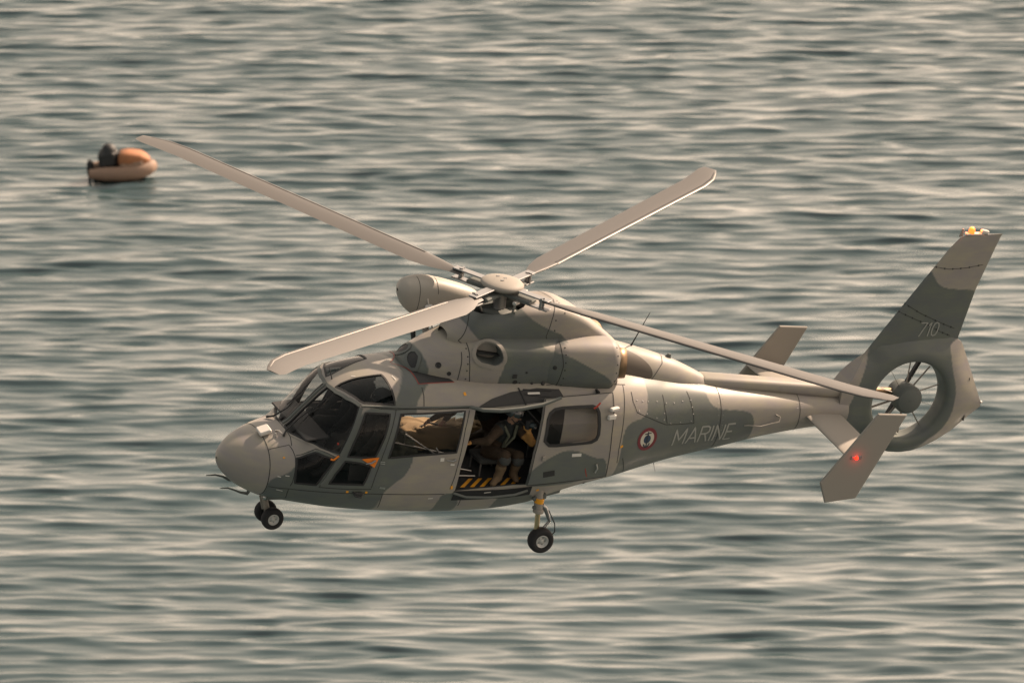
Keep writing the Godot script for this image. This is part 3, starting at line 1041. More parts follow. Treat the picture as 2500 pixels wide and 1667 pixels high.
# ---------------------------------------------------------------- tail
func tail():
	# drive shaft cover along the boom
	var cv := Geo.new()
	var R := []
	for v in [[7.13, 1.78, 1.965, 0.155], [7.17, 1.77, 1.975, 0.16], [8.2, 1.70, 1.885, 0.14], [9.15, 1.60, 1.80, 0.13], [9.32, 1.59, 1.785, 0.125]]:
		var ring := PackedVector3Array()
		for k in 20:
			var a := TAU * k / 20
			var yy := sin(a)
			ring.append(Vector3(v[0], lerpf(v[1], v[2], 0.5) + (v[2] - v[1]) * 0.5 * signf(yy) * pow(absf(yy), 0.8), v[3] * signf(cos(a)) * pow(absf(cos(a)), 0.7)))
		R.append(ring)
	cv.rings(R)
	put(cv, "drive_shaft_cover", M.fus, heli, FUS_UV)
	# fin: swept, aerofoil section
	var fg := Geo.new()
	R = []
	for v in [[2.15, 9.58, 11.15, 0.11], [2.47, 9.787, 11.10, 0.105], [3.2, 10.27, 11.235, 0.10], [3.82, 10.69, 11.42, 0.095], [3.97, 10.82, 11.47, 0.09], [4.02, 10.93, 11.495, 0.05]]:
		var ring := PackedVector3Array()
		var ch: float = v[2] - v[1]
		for p in section(ch, v[3]): ring.append(Vector3(v[1] + p.x, v[0] + (0.0 if v[0] < 3.9 else p.x * 0.02), p.y))
		R.append(ring)
	fg.rings(R, true, true, 1, 8)
	var fin := put(fg, "tail_fin", M.tail, heli, TAIL_UV)
	# fan shroud: from the duct lip out to its outline
	var C := Vector2(10.42, 1.57)
	var out := poly([9.30,1.72, 9.55,2.10, 9.80,2.44, 10.2,2.50, 10.7,2.50, 11.06,2.46, 11.17,2.40, 11.42,1.93, 11.66,1.47, 11.675,1.40, 11.50,1.26, 11.26,1.03, 11.05,0.89, 10.846,0.788, 10.68,0.735, 10.50,0.715, 10.30,0.73, 10.1,0.79, 9.9,0.91, 9.7,1.06, 9.5,1.17, 9.30,1.22])
	var sg := Geo.new()
	var n := 96
	var prof := [[0.0, 0.0], [0.0, 0.08], [0.004, 0.125], [0.02, 0.155], [0.045, 0.172], [0.085, 0.178], [0.14, 0.172]]
	for side in [1.0, -1.0]:
		var st := sg.P.size()
		R = []
		for k in 15: R.append(PackedVector3Array())
		for j in n:
			var a := TAU * j / n
			var d := Vector2(cos(a), sin(a))
			var ro := 0.85
			for i in out.size():
				var hit = Geometry2D.segment_intersects_segment(C, C + d * 3.0, out[i], out[(i + 1) % out.size()])
				if hit != null: ro = C.distance_to(hit)
			var fwd := clampf((-d.x - 0.75) / 0.2, 0.0, 1.0)
			var edge := lerpf(0.012, 0.18, fwd)
			var r0 := 0.575
			for k in 7:
				var rr: float = r0 + prof[k][0]
				R[k].append(Vector3(C.x + d.x * rr, C.y + d.y * rr, side * prof[k][1]))
			for k in range(7, 15):
				var u := (k - 6) / 8.0
				var rr := lerpf(r0 + 0.14, ro, u)
				var zz := lerpf(0.172, edge, pow(u, 1.3))
				R[k].append(Vector3(C.x + d.x * rr, C.y + d.y * rr, side * zz))
		for i in R.size() - 1:
			for j in n:
				var k := (j + 1) % n
				if side > 0: sg.q(R[i][j], R[i + 1][j], R[i + 1][k], R[i][k], 2)
				else: sg.q(R[i][k], R[i + 1][k], R[i + 1][j], R[i][j], 2)
		if side > 0:
			var rim0: PackedVector3Array = R[14]
			for j in n:
				var k := (j + 1) % n
				var a := rim0[j]; var b := rim0[k]
				sg.q(a, Vector3(a.x, a.y, -a.z), Vector3(b.x, b.y, -b.z), b, 3)
	sg.fix(0)
	var shroud := put(sg, "fan_shroud", M.tail, heli, TAIL_UV)
	var rs := Geo.new()
	rs.box(Vector3(11.40, 1.53, 0), Vector3(0.012, 0.66, 0.115), Basis(Vector3.BACK, 0.05))
	put(rs, "panel_seam", M.seam, shroud)
	# fan: hub, gearbox, vanes and blades
	var fn := Node3D.new()
	fn.name = "tail_fan"
	heli.add_child(fn)
	fn.position = Vector3(C.x, C.y, 0)
	var hg := Geo.new()
	hg.lathe(Vector3(0, 0, -0.24), Vector3.BACK, [[0.0, 0.0], [0.15, 0.0], [0.18, 0.03], [0.185, 0.2], [0.205, 0.21], [0.21, 0.24], [0.21, 0.36], [0.2, 0.385], [0.185, 0.395], [0.185, 0.40], [0.17, 0.41], [0.0, 0.415]], 40)
	hg.lathe(Vector3(0.0, 0, 0.172), Vector3.BACK, [[0.012, 0.0], [0.012, 0.008]], 10)
	put(hg, "fan_hub", M.dark, fn)
	var gb := Geo.new()
	gb.tube([Vector3(0, 0.0, -0.12), Vector3(-0.62, 0.04, -0.12)], [0.075, 0.07], 14)
	put(gb, "drive_shaft", M.pipe, fn)
	for a in [66.0, 246.0]:
		var vn := Geo.new()
		var d := Vector3(cos(deg_to_rad(a)), sin(deg_to_rad(a)), 0)
		vn.box(d * 0.38 + Vector3(0, 0, -0.14), Vector3(0.44, 0.045, 0.08), Basis(d, Vector3.BACK.cross(d), Vector3.BACK), 0.01)
		put(vn, "support_vane", M.black, fn)
	for k in 10:
		var a := deg_to_rad(18.0 + 36.0 * k)
		var d := Vector3(cos(a), sin(a), 0)
		var w := Vector3.BACK.cross(d)
		var bg := Geo.new()
		var RR := []
		for v in [[0.19, 0.05, 0.12, 84.0], [0.35, 0.05, 0.10, 82.0], [0.558, 0.05, 0.08, 80.0]]:
			var ring := PackedVector3Array()
			var tw := deg_to_rad(v[3])
			for p in section(v[1], v[2], 5):
				var c: float = p.x - v[1] * 0.4
				ring.append(d * v[0] + (w * cos(tw) + Vector3.BACK * sin(tw)) * c + (Vector3.BACK * cos(tw) - w * sin(tw)) * p.y + Vector3(0, 0, -0.02))
			RR.append(ring)
		bg.rings(RR)
		put(bg, "fan_blade", M.light, fn)
	# stabiliser halves and end plates
	for s in [1.0, -1.0]:
		var g := Geo.new()
		var RR := []
		for v in [[0.12, 8.745, 0.58], [1.58, 8.69, 0.56]]:
			var ring := PackedVector3Array()
			for p in section(v[2], 0.10): ring.append(Vector3(v[1] + p.x, 1.41 - p.y, v[0] * s))
			RR.append(ring)
		g.rings(RR, true, true, 1, 8)
		put(g, "stabiliser", M.light, heli)
		var e := Geo.new()
		var pl := [Vector2(9.115, 2.01), Vector2(9.565, 1.99), Vector2(9.0, 0.745), Vector2(8.53, 0.689), Vector2(8.402, 0.989)]
		e.plate(pl, 1.575 * s - 0.022, 1.575 * s + 0.022, 0.012)
		var eo := put(e, "end_plate", M.light, heli)
		if s > 0:
			var lb := Geo.new()
			lb.box(Vector3(8.885, 1.365, 1.602), Vector3(0.16, 0.05, 0.012), Basis.IDENTITY, 0.004)
			var bo := put(lb, "lamp_base", M.steel, eo)
			var lm := Geo.new()
			lm.lathe(Vector3(8.885, 1.365, 1.607), Vector3.BACK, [[0.026, 0.0], [0.024, 0.014], [0.014, 0.026], [0.0, 0.03]], 16)
			put(lm, "position_lamp", M.red_lamp, eo)
			var ol := OmniLight3D.new()
			ol.name = "red_position_light"
			ol.light_color = Color(1, 0.1, 0.03)
			ol.light_energy = 0.004
			ol.light_size = 0.03
			ol.omni_range = 60.0
			ol.omni_attenuation = 2.0
			ol.shadow_enabled = true
			eo.add_child(ol)
			ol.position = Vector3(8.885, 1.365, 1.66)
	# beacon and aerials on top of the fin
	var bg2 := Geo.new()
	bg2.box(Vector3(11.02, 4.035, 0), Vector3(0.26, 0.03, 0.07), Basis.IDENTITY, 0.01)
	bg2.box(Vector3(11.20, 4.065, 0.0), Vector3(0.13, 0.055, 0.05), Basis(Vector3.BACK, -0.2), 0.012)
	put(bg2, "beacon_base", M.white, fin)
	var be := Geo.new()
	be.lathe(Vector3(10.99, 4.045, 0), Vector3.UP, [[0.042, 0.0], [0.046, 0.03], [0.04, 0.065], [0.024, 0.085], [0.0, 0.09]], 20)
	put(be, "beacon_lamp", M.beacon, fin)
	var ol2 := OmniLight3D.new()
	ol2.name = "beacon_light"
	ol2.light_color = Color(1, 0.42, 0.15)
	ol2.light_energy = 0.2
	ol2.light_size = 0.04
	ol2.omni_range = 60.0
	ol2.omni_attenuation = 2.0
	ol2.shadow_enabled = true
	fin.add_child(ol2)
	ol2.position = Vector3(10.99, 4.15, 0)
	var sp := Geo.new()
	sp.plate([Vector2(10.80, 3.99), Vector2(10.86, 4.0), Vector2(10.855, 4.11), Vector2(10.835, 4.11)], -0.012, 0.012, 0.004)
	put(sp, "fin_blade_aerial", M.light, fin)
	var tl := Geo.new()
	tl.lathe(Vector3(11.665, 1.46, 0), Vector3(1, 0, 0), [[0.022, 0.0], [0.02, 0.02], [0.0, 0.035]], 12)
	put(tl, "tail_lamp", M.white, shroud)
	# fin joints with fasteners, and the number
	for pl in [[10.46,3.55, 10.71,3.52, 10.97,3.53, 11.27,3.57], [10.12,3.00, 10.39,2.86, 10.74,2.71, 11.00,2.61], [10.02,2.89, 10.20,2.82, 10.48,2.71, 10.77,2.57, 10.95,2.50]]:
		var sm := Geo.new()
		var pts := []
		var pv := poly(pl)
		for i in pv.size() - 1:
			for k in 4:
				var a := fin_at(pv[i].lerp(pv[i + 1], k / 4.0), 0.001)
				pts.append(a)
				if k % 2 == 1:
					var rv := Geo.new()
					rv.box(a, Vector3(0.014, 0.024, 0.008))
					put(rv, "fastener", M.black, fin)
		pts.append(fin_at(pv[pv.size() - 1], 0.001))
		sm.tube(pts, 0.0035, 5)
		put(sm, "panel_seam", M.seam, fin)
	var dg := [[[0, 1, .5, 1, .12, 0]], [[.02, .74, .2, 1, .2, 0]], [[.25, 1, .42, .92, .5, .7, .5, .3, .42, .08, .25, 0, .08, .08, 0, .3, 0, .7, .08, .92, .25, 1]]]
	var px := 0.0
	for k in 3:
		var lg := Geo.new()
		for l in dg[k]:
			var v := poly(l)
			for i in v.size() - 1:
				var a := fin_at(Vector2(10.40 + (px + v[i].x * 0.95 + v[i].y * 0.18) * 0.20, 2.515 + v[i].y * 0.2), 0.004)
				var b := fin_at(Vector2(10.40 + (px + v[i + 1].x * 0.95 + v[i + 1].y * 0.18) * 0.20, 2.515 + v[i + 1].y * 0.2), 0.004)
				lg.box((a + b) / 2, Vector3((b - a).length() + 0.012, 0.017, 0.004), Basis(Vector3.BACK, atan2(b.y - a.y, b.x - a.x)))
		put(lg, "number", M.letter, fin)
		px += 0.62 if k != 1 else 0.42

func fin_at(p: Vector2, off: float) -> Vector3:
	# a point on the port face of the fin
	var le := lerpf(9.787, 10.69, (p.y - 2.47) / 1.35)
	var te := lerpf(11.10, 11.42, (p.y - 2.47) / 1.35)
	var u := clampf((p.x - le) / (te - le), 0.0, 1.0)
	var th := lerpf(0.105, 0.095, (p.y - 2.47) / 1.35)
	return Vector3(p.x, p.y, off + th * 5.0 * (te - le) * (0.2969 * sqrt(u) - 0.126 * u - 0.3516 * u * u + 0.2843 * u * u * u - 0.1036 * u * u * u * u))


# ---------------------------------------------------------------- landing gear
func wheel(parent: Node, at: Vector3, r: float, w: float, s: float):
	var o := Node3D.new()
	o.name = "wheel"
	parent.add_child(o, true)
	o.position = at
	var t := Geo.new()
	t.lathe(Vector3.ZERO, Vector3(0, 0, s), [[r * .5, -w * .42], [r * .8, -w * .5], [r * .94, -w * .40], [r, -w * .2], [r, w * .2], [r * .94, w * .40], [r * .8, w * .5], [r * .56, w * .46], [r * .5, w * .38], [r * .5, -w * .42]], 36)
	put(t, "tyre", M.tyre, o)
	var m := Geo.new()
	m.lathe(Vector3.ZERO, Vector3(0, 0, s), [[r * .52, -w * .4], [r * .52, w * .40], [r * .47, w * .44], [r * .42, w * .40], [r * .40, w * .22], [r * .16, w * .20], [r * .15, w * .34], [r * .08, w * .36], [0.0, w * .36]], 32)
	put(m, "rim", M.rim, o)
	var b := Geo.new()
	for k in 5: b.box(Vector3(cos(TAU * k / 5) * r * .28, sin(TAU * k / 5) * r * .28, s * w * .22), Vector3(r * .09, r * .09, w * .06))
	put(b, "wheel_nut", M.steel, o)

func gear():
	var n := Node3D.new()
	n.name = "nose_gear"
	heli.add_child(n)
	wheel(n, Vector3(0.95, 0, 0.13), 0.155, 0.12, 1.0)
	wheel(n, Vector3(0.95, 0, -0.13), 0.155, 0.12, -1.0)
	var g := Geo.new()
	g.tube([Vector3(0.80, 0.46, 0), Vector3(0.86, 0.24, 0)], [0.055, 0.05], 14)
	g.tube([Vector3(0.86, 0.25, 0), Vector3(0.945, 0.0, 0)], [0.032, 0.032], 12)
	g.tube([Vector3(0.95, 0, -0.15), Vector3(0.95, 0, 0.15)], 0.025, 10)
	put(g, "strut", M.light, n)
	var f := Geo.new()
	f.box(Vector3(0.845, 0.17, 0.05), Vector3(0.05, 0.22, 0.02), Basis(Vector3.BACK, 0.32), 0.006)
	f.box(Vector3(0.845, 0.17, -0.05), Vector3(0.05, 0.22, 0.02), Basis(Vector3.BACK, 0.32), 0.006)
	put(f, "torque_link", M.light, n)
	var lp := Geo.new()
	lp.lathe(Vector3(0.83, 0.29, 0.075), Vector3(-0.3, -0.2, 1), [[0.035, 0.0], [0.035, 0.02], [0.0, 0.028]], 14)
	put(lp, "landing_lamp", M.metal, n)
	for s in [1.0, -1.0]:
		var d := Geo.new()
		d.box(Vector3(0.98, 0.34, 0.17 * s), Vector3(0.36, 0.10, 0.012), Basis(Vector3.RIGHT, 0.3 * s), 0.004)
		put(d, "bay_door", M.dark, n)
	for s in [1.0, -1.0]:
		var m := Node3D.new()
		m.name = "main_gear"
		heli.add_child(m, true)
		wheel(m, Vector3(4.59, -0.04, 0.97 * s), 0.18, 0.16, s)
		var u := Geo.new()
		u.tube([Vector3(4.46, 0.95, 0.86 * s), Vector3(4.49, 0.60, 0.90 * s), Vector3(4.505, 0.37, 0.925 * s)], [0.065, 0.065, 0.06], 16)
		u.lathe(Vector3(4.505, 0.355, 0.925 * s), Vector3(0.03, 1, 0), [[0.075, 0.0], [0.078, 0.03], [0.066, 0.05]], 16)
		put(u, "oleo_leg", M.light, m)
		var pi := Geo.new()
		pi.tube([Vector3(4.505, 0.38, 0.925 * s), Vector3(4.53, 0.02, 0.93 * s)], 0.036, 14)
		put(pi, "piston", M.piston, m)
		var ax := Geo.new()
		ax.tube([Vector3(4.53, 0.05, 0.93 * s), Vector3(4.54, -0.02, 0.91 * s), Vector3(4.59, -0.04, 0.91 * s), Vector3(4.59, -0.04, 1.0 * s)], 0.03, 10)
		put(ax, "axle", M.steel, m)
		var tq := Geo.new()
		tq.tube([Vector3(4.55, 0.46, 0.93 * s), Vector3(4.60, 0.42, 0.93 * s), Vector3(4.70, 0.22, 0.93 * s)], [0.03, 0.032, 0.022], 8)
		tq.tube([Vector3(4.70, 0.22, 0.93 * s), Vector3(4.60, 0.09, 0.93 * s), Vector3(4.55, 0.06, 0.93 * s)], [0.022, 0.02, 0.02], 8)
		put(tq, "torque_link", M.steel, m)
		var bh := Geo.new()
		bh.tube([Vector3(4.64, 0.40, 0.97 * s), Vector3(4.76, 0.20, 0.98 * s), Vector3(4.78, 0.08, 0.98 * s), Vector3(4.72, -0.02, 0.95 * s)], 0.008, 6)
		put(bh, "brake_hose", M.rubber, m)
		var lk := Geo.new()
		lk.box(Vector3(4.43, 0.56, 0.91 * s), Vector3(0.07, 0.06, 0.07), Basis(Vector3.BACK, 0.4), 0.01)
		lk.box(Vector3(4.56, 0.60, 0.93 * s), Vector3(0.05, 0.08, 0.05), Basis.IDENTITY, 0.01)
		lk.box(Vector3(4.44, 0.43, 0.93 * s), Vector3(0.06, 0.05, 0.05), Basis.IDENTITY, 0.01)
		put(lk, "bracket", M.dark, m)
		var pb := Geo.new()
		pb.lathe(Vector3(4.495, 0.50, 0.918 * s), Vector3(0.04, 1, 0.05 * s), [[0.068, 0.0], [0.068, 0.07]], 16)
		put(pb, "orange_band", M.yellow, m)
		var dr := Geo.new()
		dr.box(Vector3(4.72, 0.56, 0.74 * s), Vector3(0.34, 0.02, 0.16), Basis(Vector3.BACK, 0.22) * Basis(Vector3.RIGHT, -0.9 * s), 0.006)
		put(dr, "bay_door", M.dark, m)


# ---------------------------------------------------------------- cabin
const FLOOR := 0.76

func interior():
	var f := Geo.new()
	var fl := []
	for s in [1.0, -1.0]:
		for k in 19:
			var x := lerpf(0.9, 5.15, (k if s > 0 else 18 - k) / 18.0)
			fl.append(Vector2(x, s * (L.p(x, L.t_of(x, FLOOR - 0.06)).z - 0.05)))
	f.plate(fl, -0.06, 0.0)
	f.move(0, Transform3D(Basis(Vector3.RIGHT, PI / 2), Vector3(0, FLOOR - 0.06, 0)))
	put(f, "cabin_floor", M.grip, heli)
	for k in 6:
		var sg := Geo.new()
		sg.plate([Vector2(0, 0), Vector2(0.062, 0), Vector2(0.30, 0.27), Vector2(0.238, 0.27)], 0.0, 0.003)
		sg.move(0, Transform3D(Basis(Vector3.RIGHT, -PI / 2), Vector3(3.27 + k * 0.145, FLOOR + 0.003, 0.935)))
		put(sg, "sill_stripe", M.yellow, heli)
	# pilots' seats
	for s in [1.0, -1.0]:
		var o := Node3D.new()
		o.name = "pilot_seat"
		heli.add_child(o, true)
		var a := Geo.new()
		a.box(Vector3(1.95, 1.06, 0.44 * s), Vector3(0.50, 0.12, 0.46), Basis(Vector3.BACK, 0.08), 0.04)
		put(a, "seat_cushion", M.seat, o)
		var b := Geo.new()
		b.box(Vector3(2.26, 1.42, 0.44 * s), Vector3(0.10, 0.74, 0.46), Basis(Vector3.BACK, -0.16), 0.04)
		put(b, "seat_back", M.seat, o)
		var h := Geo.new()
		h.box(Vector3(2.34, 1.86, 0.44 * s), Vector3(0.09, 0.18, 0.28), Basis(Vector3.BACK, -0.16), 0.04)
		put(h, "head_rest", M.seat, o)
		var l := Geo.new()
		for e in [-1.0, 1.0]:
			l.box(Vector3(1.95, 0.88, 0.44 * s + 0.17 * e), Vector3(0.42, 0.24, 0.03))
		put(l, "seat_base", M.steel, o)
	# instrument panel and coaming
	var ip := Geo.new()
	ip.box(Vector3(1.24, 1.20, 0), Vector3(0.16, 0.34, 1.24), Basis(Vector3.BACK, -0.25), 0.03)
	var io := put(ip, "instrument_panel", M.black, heli)
	var gs := Geo.new()
	gs.box(Vector3(1.20, 1.385, 0), Vector3(0.34, 0.03, 1.3), Basis(Vector3.BACK, 0.12), 0.012)
	put(gs, "glare_shield", M.black, io)
	for k in 4:
		var sc := Geo.new()
		sc.box(Vector3(1.335, 1.22, -0.45 + 0.3 * k), Vector3(0.012, 0.17, 0.22), Basis(Vector3.BACK, -0.25))
		put(sc, "display", M.screen, io)
	var ct := Geo.new()
	ct.box(Vector3(1.62, 0.95, 0), Vector3(0.7, 0.36, 0.26), Basis.IDENTITY, 0.04)
	put(ct, "centre_console", M.black, heli)
	for s in [1.0, -1.0]:
		var st := Geo.new()
		st.tube([Vector3(1.50, FLOOR, 0.44 * s), Vector3(1.56, 0.98, 0.44 * s), Vector3(1.60, 1.18, 0.44 * s)], [0.016, 0.016, 0.022], 8)
		put(st, "control_stick", M.black, heli)
	# rear bench
	var bn := Node3D.new()
	bn.name = "cabin_bench"
	heli.add_child(bn)
	var b1 := Geo.new()
	b1.box(Vector3(4.86, 1.12, 0), Vector3(0.46, 0.10, 1.5), Basis.IDENTITY, 0.03)
	put(b1, "seat_cushion", M.seat, bn)
	var b2 := Geo.new()
	b2.box(Vector3(5.09, 1.5, 0), Vector3(0.08, 0.66, 1.5), Basis(Vector3.BACK, -0.12), 0.03)
	put(b2, "seat_back", M.seat, bn)
	for s in [-1.0, 0.0, 1.0]:
		var b3 := Geo.new()
		b3.box(Vector3(4.86, 0.91, 0.62 * s), Vector3(0.40, 0.30, 0.03))
		put(b3, "bench_leg", M.steel, bn)
	# low seat of the crewman by the door
	var ls := Node3D.new()
	ls.name = "door_seat"
	heli.add_child(ls)
	var l1 := Geo.new()
	l1.box(Vector3(3.86, 0.98, 0.42), Vector3(0.40, 0.08, 0.40), Basis.IDENTITY, 0.02)
	put(l1, "seat_cushion", M.seat, ls)
	for k in 4:
		var l2 := Geo.new()
		l2.tube([Vector3(3.70 + 0.32 * (k % 2), FLOOR, 0.26 + 0.32 * (k / 2)), Vector3(3.70 + 0.32 * (k % 2), 0.95, 0.26 + 0.32 * (k / 2))], 0.014, 8)
		put(l2, "leg", M.steel, ls)
	# stretcher frame of thin tubes
	var fr := Node3D.new()
	fr.name = "stretcher_frame"
	heli.add_child(fr)
	for v in [[2.55, 1.02, 0.52, 3.55, 0.86, 0.62], [2.50, 1.16, 0.30, 3.45, 0.98, 0.40], [2.7, 0.80, 0.58, 3.6, 0.80, 0.66], [2.62, 1.30, 0.34, 3.05, 1.06, 0.55], [2.7, 0.78, 0.2, 2.62, 1.28, 0.34], [3.3, 0.78, 0.60, 3.10, 1.10, 0.36]]:
		var t := Geo.new()
		t.tube([Vector3(v[0], v[1], v[2]), Vector3(v[3], v[4], v[5])], 0.011, 6)
		put(t, "tube", M.metal, fr)
	# diagonal strap across the doorway roof
	var dg := Geo.new()
	dg.tube([Vector3(3.95, 2.02, 0.55), Vector3(4.55, 1.45, 0.75)], 0.016, 8)
	put(dg, "overhead_strut", M.black, heli)
	# baggage: each bag a thing of its own
	bag("tan canvas kit bag lying in the sun on the far side of the cabin floor", Vector3(3.40, FLOOR, -0.55), Vector3(0.52, 0.17, 0.28), M.canvas, 3)
	bag("tan canvas roll beside the kit bag at the far cabin doorway", Vector3(3.98, FLOOR, -0.62), Vector3(0.30, 0.15, 0.22), M.canvas, 5)
	bag("olive rucksack behind the pilot seats in the helicopter cabin", Vector3(2.66, FLOOR, 0.05), Vector3(0.22, 0.24, 0.28), M.olive, 8)
	bag("dark olive stowage sack under the stretcher tubes by the closed cabin window", Vector3(2.95, FLOOR, 0.52), Vector3(0.34, 0.15, 0.24), M.olive, 9)

func bag(label: String, at: Vector3, half: Vector3, m: Material, sd: int):
	var nz := FastNoiseLite.new()
	nz.seed = sd
	nz.frequency = 1.4
	nz.fractal_octaves = 3
	var g := Geo.new()
	var n := 28
	var k := 16
	var R := []
	for i in k + 1:
		var a := PI * i / k - PI / 2
		var ring := PackedVector3Array()
		for j in n:
			var b := TAU * j / n
			var d := Vector3(signf(cos(b)) * pow(absf(cos(b)), 0.6), 0, signf(sin(b)) * pow(absf(sin(b)), 0.6)) * pow(maxf(0.0, cos(a)), 0.55)
			d.y = signf(sin(a)) * pow(absf(sin(a)), 0.7)
			var w := 1.0 + 0.45 * nz.get_noise_3d(d.x * 1.7, d.y * 1.7, d.z * 1.7) + 0.10 * sin(d.x * 17.0 + d.z * 9.0) * (0.5 + nz.get_noise_2d(d.z, d.x))
			var p := d * half * w
			p.y = maxf(p.y, -half.y * 0.8) + half.y * 0.8
			ring.append(p)
		R.append(ring)
	g.rings(R, false, false)
	var o := MeshInstance3D.new()
	o.name = "kit_bag"
	o.mesh = g.mesh()
	o.material_override = m
	add_child(o, true)
	o.transform = heli_tf * Transform3D(Basis.IDENTITY, at)
	tag(o, label, "bag", "baggage in the helicopter cabin")
	var st := Geo.new()
	st.tube([Vector3(-half.x * 0.4, half.y * 1.62, half.z * 0.3), Vector3(-half.x * 0.1, half.y * 1.95, half.z * 0.2), Vector3(half.x * 0.3, half.y * 1.62, half.z * 0.1)], 0.014, 6)
	put(st, "carry_strap", M.black, o)


# ---------------------------------------------------------------- small fittings
func fittings():
	# door rail bowed out above the opening, and the dark recess over it
	var rl := Geo.new()
	rl.tube([Vector3(3.24, 1.93, 0.90), Vector3(3.40, 1.915, 0.985), Vector3(3.65, 1.92, 1.03), Vector3(3.95, 1.945, 1.03), Vector3(4.25, 1.985, 1.01), Vector3(4.55, 2.06, 0.95)], [0.024, 0.028, 0.03, 0.03, 0.028, 0.022], 10)
	put(rl, "door_rail", M.dark, heli)
	var rc := Geo.new()
	var rp := poly([3.36,0.445, 3.6,0.447, 3.95,0.459, 4.32,0.475, 4.68,0.49, 4.62,0.56, 4.3,0.575, 3.9,0.55, 3.6,0.505])
	var bb := bounds(rp)
	skin(rc, L, bb.position.x, bb.end.x, 16, bb.position.y, bb.end.y, 8, 1.0, 0.006, [], rp)
	put(rc, "rail_cover", M.black, heli)
	for v in [[4.02, 0.58, 4.10, 0.46], [4.08, 0.565, 4.5, 0.55], [4.1, 0.53, 4.55, 0.50]]:
		var sp := Geo.new()
		strip(sp, L, poly([v[0], v[1], v[2], v[3]]), 0.018, 1.0, 0.014, false, Vector3.ZERO, 0.01)
		put(sp, "strap", M.rubber, heli)
	var wp := Geo.new()
	strip(wp, L, poly([4.14,0.535, 4.32,0.535]), 0.03, 1.0, 0.016)
	put(wp, "strap_patch", M.white, heli)
	# sill step rail
	var ss := Geo.new()
	ss.tube([Vector3(3.16, 0.70, 0.985), Vector3(3.34, 0.655, 1.03), Vector3(3.7, 0.65, 1.045), Vector3(4.05, 0.68, 1.04), Vector3(4.25, 0.72, 1.0)], 0.018, 8)
	put(ss, "step_rail", M.dark, heli)
	var sc := Geo.new()
	skin(sc, L, 3.16, 4.32, 18, -0.30, -0.175, 4, 1.0, 0.006)
	put(sc, "sill_guard", M.grip, heli)
	# front door handle with its orange marking; placards
	var om := Geo.new()
	var op := poly([1.74,0.163, 1.985,0.162, 1.935,0.085])
	bb = bounds(op)
	skin(om, L, bb.position.x, bb.end.x, 8, bb.position.y, bb.end.y, 6, 1.0, 0.012, [], op)
	var oo := put(om, "orange_marking", M.orange, heli)
	var hd := Geo.new()
	hd.tube([L.o(1.80, 0.125, 1, 0.03), L.o(1.88, 0.13, 1, 0.035), L.o(1.93, 0.145, 1, 0.03)], [0.008, 0.014, 0.014], 8)
	put(hd, "door_handle", M.steel, oo)
	var jm := Geo.new()
	jm.tube([L.o(1.33, 0.215, 1, 0.02), L.o(1.37, 0.20, 1, 0.02), L.o(1.43, 0.225, 1, 0.02)], 0.014, 6)
	put(jm, "orange_marking", M.orange, heli)
	var h2 := Geo.new()
	h2.tube([L.o(2.97, 0.122, 1, 0.02), L.o(3.06, 0.117, 1, 0.03), L.o(3.10, 0.125, 1, 0.025)], [0.008, 0.012, 0.016], 8)
	put(h2, "door_handle", M.steel, heli)
	for v in [[2.88,0.124,2.935,0.125,0.05,"white"], [3.04,0.088,3.10,0.087,0.022,"white"], [2.01,0.128,2.08,0.12,0.01,"metal"], [2.01,0.115,2.08,0.107,0.01,"metal"], [2.06,-0.12,2.14,-0.128,0.01,"metal"], [2.06,-0.133,2.14,-0.141,0.01,"metal"],
			[2.81,-0.272,2.88,-0.268,0.014,"white"], [3.26,-0.262,3.32,-0.258,0.012,"white"], [3.62,-0.24,3.72,-0.236,0.09,"white"], [0.72,-0.27,0.80,-0.275,0.01,"white"], [0.76,0.36,0.785,0.36,0.022,"yellow"], [0.70,0.0,0.74,-0.01,0.012,"white"], [0.79,0.03,0.84,0.025,0.012,"white"],
			[1.60,-0.185,1.635,-0.185,0.03,"yellow"], [1.87,-0.19,1.90,-0.19,0.03,"yellow"], [1.405,0.335,1.425,0.33,0.03,"red"], [3.20,0.545,3.235,0.548,0.05,"yellow"], [3.10,-0.13,3.13,-0.13,0.05,"yellow"],
			[4.40,-0.25,4.44,-0.25,0.03,"yellow"], [5.62,0.02,5.66,0.03,0.03,"yellow"], [1.80,0.93,1.84,0.90,0.016,"white"], [2.28,0.78,2.30,0.72,0.016,"white"]]:
		var g := Geo.new()
		strip(g, L, poly([v[0], v[1], v[2], v[3]]), v[4], 1.0, 0.005)
		put(g, "placard", M[v[5]], heli)
	# footstep under the front door
	var fs := Geo.new()
	fs.tube([L.o(1.70, -0.19, 1, 0.0), L.o(1.72, -0.21, 1, 0.06), L.o(1.80, -0.22, 1, 0.07), L.o(1.85, -0.20, 1, 0.0)], 0.014, 8)
	fs.box(L.o(1.77, -0.20, 1, 0.03), Vector3(0.12, 0.05, 0.05), Basis.IDENTITY, 0.01)
	put(fs, "footstep", M.black, heli)
	# searchlight box on the nose
	var nb := Geo.new()
	var nc := L.o(0.645, 0.87, 1, 0.045)
	nb.box(nc, Vector3(0.17, 0.06, 0.18), Basis(Vector3.BACK, 0.32) * Basis(Vector3.RIGHT, 0.12), 0.012)
	var no := put(nb, "sensor_box", M.white, heli)
	var np := Geo.new()
	np.tube([L.o(0.80, 0.88, 1, 0.0), L.o(0.82, 0.80, 1, 0.05), L.o(0.84, 0.74, 1, 0.04)], 0.009, 6)
	np.tube([L.o(0.76, 0.74, 1, 0.0), L.o(0.76, 0.76, 1, 0.05)], 0.012, 6)
	put(np, "sensor_bracket", M.metal, no)
